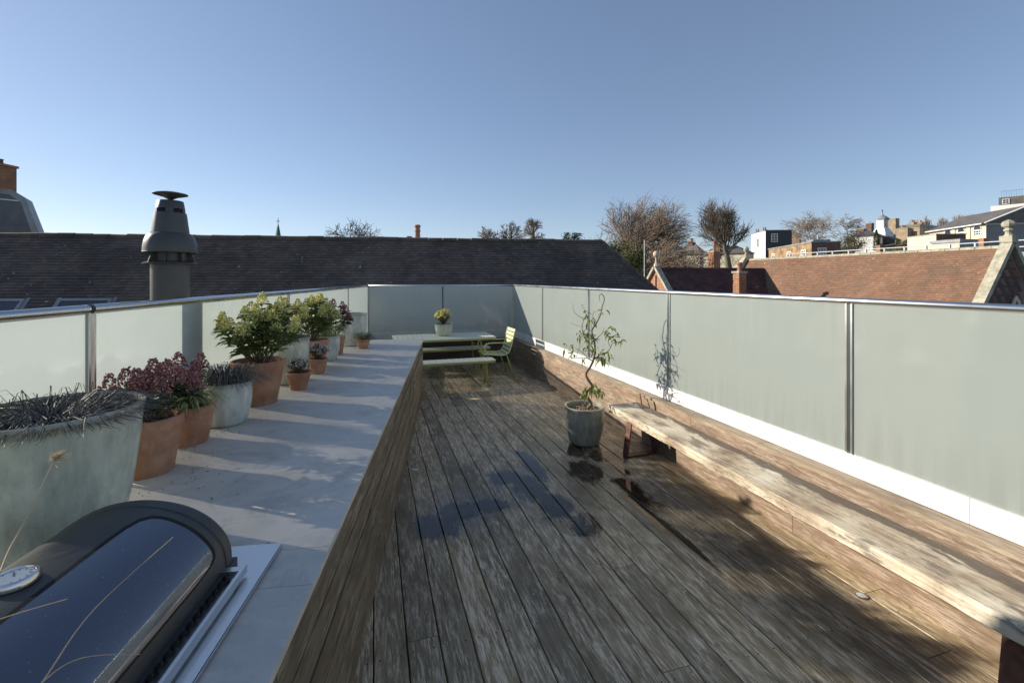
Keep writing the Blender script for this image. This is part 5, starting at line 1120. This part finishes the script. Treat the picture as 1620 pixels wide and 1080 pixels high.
# spire and distant pots
P = wp(440, 377, 90); t = thing('church_spire', (P.x, P.y, -9), 'small green copper spire with weather vane above the dark roof ridge', 'spire'); MB().box(-1.0, 1.0, -1.0, 1.0, -9, P.z - .5, Matrix.Translation((P.x, P.y, 0))).build('tower', M['render_c'], t)
MB().lathe([(1.0, P.z - .6), (.5, P.z + .6), (.22, P.z + 2.2), (.03, P.z + 2.9)], (P.x, P.y, 0), 8).build('spire', M['copper'], t); m = MB(); m.tube([(P.x, P.y, P.z + 2.8), (P.x, P.y, P.z + 4.0)], .05, 5); m.box(P.x - .35, P.x + .35, P.y - .03, P.y + .03, P.z + 3.3, P.z + 3.42); m.build('weather_vane', M['darkmetal'], t)
P = wp(660.5, 379, 30); t = thing('chimney_pot', (P.x, P.y, P.z - 1), 'tall red clay chimney pot rising above the middle of the dark ridge', 'chimney pot')
MB().lathe([(.24, -1), (.24, 0.0), (.19, .04), (.165, .5), (.2, .54), (.2, .6), (.165, .64), (.17, .8), (.21, .84), (.2, .94), (.12, .98), (.0001, .98)], P, 14).build('pot', M['terra'], t, smooth='auto'); MB().box(-.35, .35, -.3, .3, -1.4, .04, Matrix.Translation(P)).build('base', M['render_c'], t)
P = wp(648, 374, 31); o = MB().box(-.14, .14, -.2, .2, -1.2, 0, Matrix.Translation(P)).build('chimney_stub', M['brick'], origin=(P.x, P.y, P.z - 1.2)); tag(o, 'little orange brick stub left of the tall red chimney pot', 'chimney')
P = wp(1019.5, 380, 30); m = MB(); m.tube([(P.x, P.y, -9), (P.x, P.y, P.z)], .03, 6); o = m.build('mast', M['palerail'], origin=(P.x, P.y, -9)); tag(o, 'thin pale mast in front of the big bare tree', 'mast')

# ------------------------------------------------------------------ trees
def tree(name, px, d, pxl, pxr, pyt, label, seed, style='beech', mats=('bark', 'twigs'), group='bare trees beyond the roofs', zb=None, base_frac=.22, counts=(9, 8, 7, 5), tw=.018, lean=(0, 0), rad=None):
    rn = random.Random(seed); P = wp(px, 400, d); zb_ = gz(P) if zb is None else zb; ztop = wp(px, pyt, d).z; H = ztop - zb_; Wd = (pxr - pxl) * d / F_PX
    segs = []
    LS = {'beech': (.50, .34, .20, .12, .07), 'pollard': (.50, .30, .19, .14, .08), 'birch': (.55, .30, .2, .13, .08), 'oak': (.50, .42, .28, .16, .09)}[style]
    def grow(p, dr, L, lev, r):
        ns_ = 6 if lev < 2 else 4 if lev < 3 else 3; pts = [p]; dcur = dr.copy(); rads = [r]
        for i in range(ns_):
            j = {'beech': .15, 'pollard': .10, 'birch': .2, 'oak': .34}[style]
            dcur = (dcur + Vector((rn.gauss(0, j), rn.gauss(0, j), rn.gauss(0, j * .6) + (.07 if style == 'pollard' else .0)))*1.0 + Vector((lean[0], 0, lean[1])) * (lev * .07)).normalized()
            pts.append(pts[-1] + dcur * L / ns_); rads.append(r * (1 - .6 * (i + 1) / ns_))
        segs.append((pts, rads, lev))
        if lev >= len(counts): return
        for k in range(counts[lev]):
            lo = (.45 if style == 'beech' else .58) if lev == 0 else .18; f = min(.995, lo + (1 - lo) * (k + rn.random()) / counts[lev]); i = min(int(f * ns_), ns_ - 1); q = pts[i].lerp(pts[i + 1], f * ns_ - i); base = (pts[i + 1] - pts[i]).normalized()
            ang = (.15 + 1.35 * (1 - k / counts[0]) * rn.uniform(.75, 1.1)) if lev == 0 and style != 'pollard' else rn.uniform(.35, .95) if style != 'pollard' else ((.08 + .95 * (1 - k / counts[0])) if lev == 0 else rn.uniform(.25, .8))
            ax = base.orthogonal().normalized(); ax.rotate(Matrix.Rotation(k * 2.4 + rn.random() * 1.0, 3, base)); nd = base.copy(); nd.rotate(Matrix.Rotation(ang, 3, ax))
            grow(q, nd, LS[lev + 1] * rn.uniform(.7, 1.15) * (1 - .3 * f if lev else 1), lev + 1, max(rads[i] * (.5 if lev else .42), .0006))
    grow(Vector((0, 0, 0)), Vector((0, 0, 1)), LS[0], 0, .022 if rad is None else rad)
    # fit into real-world size
    allp = [q for s in segs for q in s[0]]; zm = sorted(q.z for q in allp)[int(len(allp) * .999)]; xsr = sorted(q.x for q in allp); x0, x1 = xsr[int(len(xsr) * .004)], xsr[int(len(xsr) * .996)]
    sx, sz = Wd / (x1 - x0), H / zm; sz = min(sz, sx * {'pollard': 1.2, 'beech': 1.0, 'birch': 1.0, 'oak': 1.0}[style]); zoff = ztop - zm * sz; cxw = ((pxl + pxr) / 2 - CX) * d / F_PX - (x0 + x1) / 2 * sx
    mt, mc = MB(), MB()
    for pts, rads, lev in segs:
        W_ = [Vector((cxw + q.x * sx, d + q.y * sx, zoff + q.z * sz)) for q in pts]; rr_ = [max(q * H, tw * (.6 if lev >= 4 else .85)) for q in rads]
        (mt if lev <= 1 else mc).tube(W_, rr_, 6 if lev <= 1 else 3, False)
    rt = segs[0][1][0] * H
    if zoff > zb_ + .1: mt.tube([(cxw, d, zb_), (cxw, d, zoff + .05)], [rt * 1.3, rt], 6, False)
    t = thing(name, (cxw, d, zb_), label, 'tree', group); mt.build('trunk', M[mats[0]], t, smooth=True); mc.build('crown', M[mats[1]], t); return t, segs
tr1, _s = tree('bare_tree', 1035, 42, 936, 1108, 310, 'large bare beech with a wide dense twiggy crown left of the pollarded tree', 11, 'beech', counts=(24, 11, 8, 6), tw=.02, lean=(.5, .0))
tree('bare_tree', 1150, 46, 1104, 1187, 315, 'upright pollarded bare tree with dark limbs above the tall brick chimney', 5, 'pollard', ('bark', 'bark'), counts=(13, 9, 6, 4), tw=.022)
tree('bare_tree', 1298, 84, 1262, 1332, 327, 'pale birch like bare tree behind the ochre brick terrace', 8, 'birch', ('birch', 'twigs'), counts=(10, 8, 6, 3), tw=.03)
tree('bare_tree', 1350, 88, 1325, 1374, 338, 'sparse bare tree between the birch and the white house', 21, 'birch', ('bark', 'twigs'), counts=(8, 6, 5, 3), tw=.028, lean=(1, 0))
tree('bare_tree', 567, 40, 510, 628, 352, 'wide gnarled bare tree just showing over the dark ridge', 33, 'oak', ('bark_dark', 'bark_dark'), counts=(10, 8, 6, 4), tw=.022, zb=-3)
tree('bare_tree', 776, 60, 757, 800, 360, 'leftmost and lowest of three bare trees over the right part of the dark ridge', 41, 'beech', counts=(8, 6, 6, 3), tw=.026)
tree('bare_tree', 812, 60, 790, 832, 350, 'middle one of three bare trees over the right part of the dark ridge', 42, 'beech', counts=(8, 6, 6, 3), tw=.026)
tree('bare_tree', 843, 62, 826, 863, 345, 'tallest and rightmost of three bare trees over the right part of the dark ridge', 43, 'beech', counts=(8, 6, 6, 3), tw=.026)
for k, (px, pl, pr, pt, lab) in enumerate(((1446, 1436, 1458, 346, 'leftmost small pollarded tree on the far crest'), (1466, 1459, 1476, 341, 'second small pollarded tree on the far crest'), (1490, 1482, 1500, 343, 'third small pollarded tree on the far crest'), (1522, 1512, 1532, 338, 'fourth small bare tree peeping over the hall roof'), (1543, 1534, 1556, 336, 'fifth small bare tree peeping over the hall roof'), (1250, 1240, 1262, 365, 'tiny bare tree beside the black fronted house'))):
    tree('small_bare_tree', px, 115, pl, pr, pt, lab, 60 + k, 'pollard', ('bark', 'twigs'), counts=(7, 6, 4), tw=.04, group='small trees on the far crest')
def bush(name, px0, px1, pyt, pyb, d, label, n, mat, cat='shrub', cyl=False, leafs=.16, z0=None):
    a, b = wp(px0, pyb, d), wp(px1, pyt, d); cx = (a.x + b.x) / 2; rx = (b.x - a.x) / 2; z0 = a.z if z0 is None else z0; h = b.z - z0; m = MB(); rn = R
    cl = [(cx + rn.uniform(-.8, .8) * rx, d + rn.uniform(-.8, .8) * min(rx, 1.5), z0 + h * rn.uniform(.15, .9), rn.uniform(.2, .45) * min(rx, h)) for _ in range(26)]
    for k in range(n):
        if cyl: t_ = rn.random(); r_ = rx * (1 - t_ ** 3) * math.sqrt(rn.uniform(.4, 1)); a_ = rn.random() * 6.28; p = (cx + r_ * math.cos(a_), d + r_ * math.sin(a_), z0 + h * t_)
        else: c_ = rn.choice(cl); p = (c_[0] + rn.gauss(0, c_[3] * .6), c_[1] + rn.gauss(0, c_[3] * .6), min(c_[2] + rn.gauss(0, c_[3] * .6), z0 + h * 1.03))
        m.leaf(p, (rn.uniform(-1, 1), rn.uniform(-1, 1), rn.uniform(-.4, 1)), leafs * rn.uniform(.6, 1.3), leafs * .5, .2)
    t = thing(name, (cx, d, z0), label, cat); m.build('foliage', M[mat], t)
    mm = MB()
    for k in range(7): mm.tube([(cx + rn.uniform(-.1, .1), d, z0 - .8), (cx + rn.uniform(-.6, .6) * rx, d + rn.uniform(-.3, .3), z0 + h * rn.uniform(.5, .85))], [.06, .015], 4)
    mm.build('stems', M['bark'], t)
bush('evergreen_bush', 888, 922, 371, 392, 38, 'dark evergreen tip showing over the right end of the dark ridge', 1500, 'ever')
bush('ivy_bush', 960, 1022, 385, 470, 36, 'ivy clad bushes at the foot of the big bare beech', 4500, 'ivy', leafs=.2)
bush('shrub', 1040, 1100, 400, 440, 40, 'brownish shrub between the beech and the pale cottage', 2600, 'shrub', leafs=.14)
bush('shrub', 1328, 1370, 368, 402, 66, 'tangled winter shrubs right of the ochre brick terrace', 3000, 'shrub', leafs=.2)
bush('cypress', 1382, 1391, 364, 396, 68, 'narrow dark cypress in front of the white house', 1500, 'ever', cyl=True)
bush('shrub', 1410, 1462, 383, 402, 58, 'rounded green brown hedge below the slate roof and chimneys', 3200, 'shrub', leafs=.2)
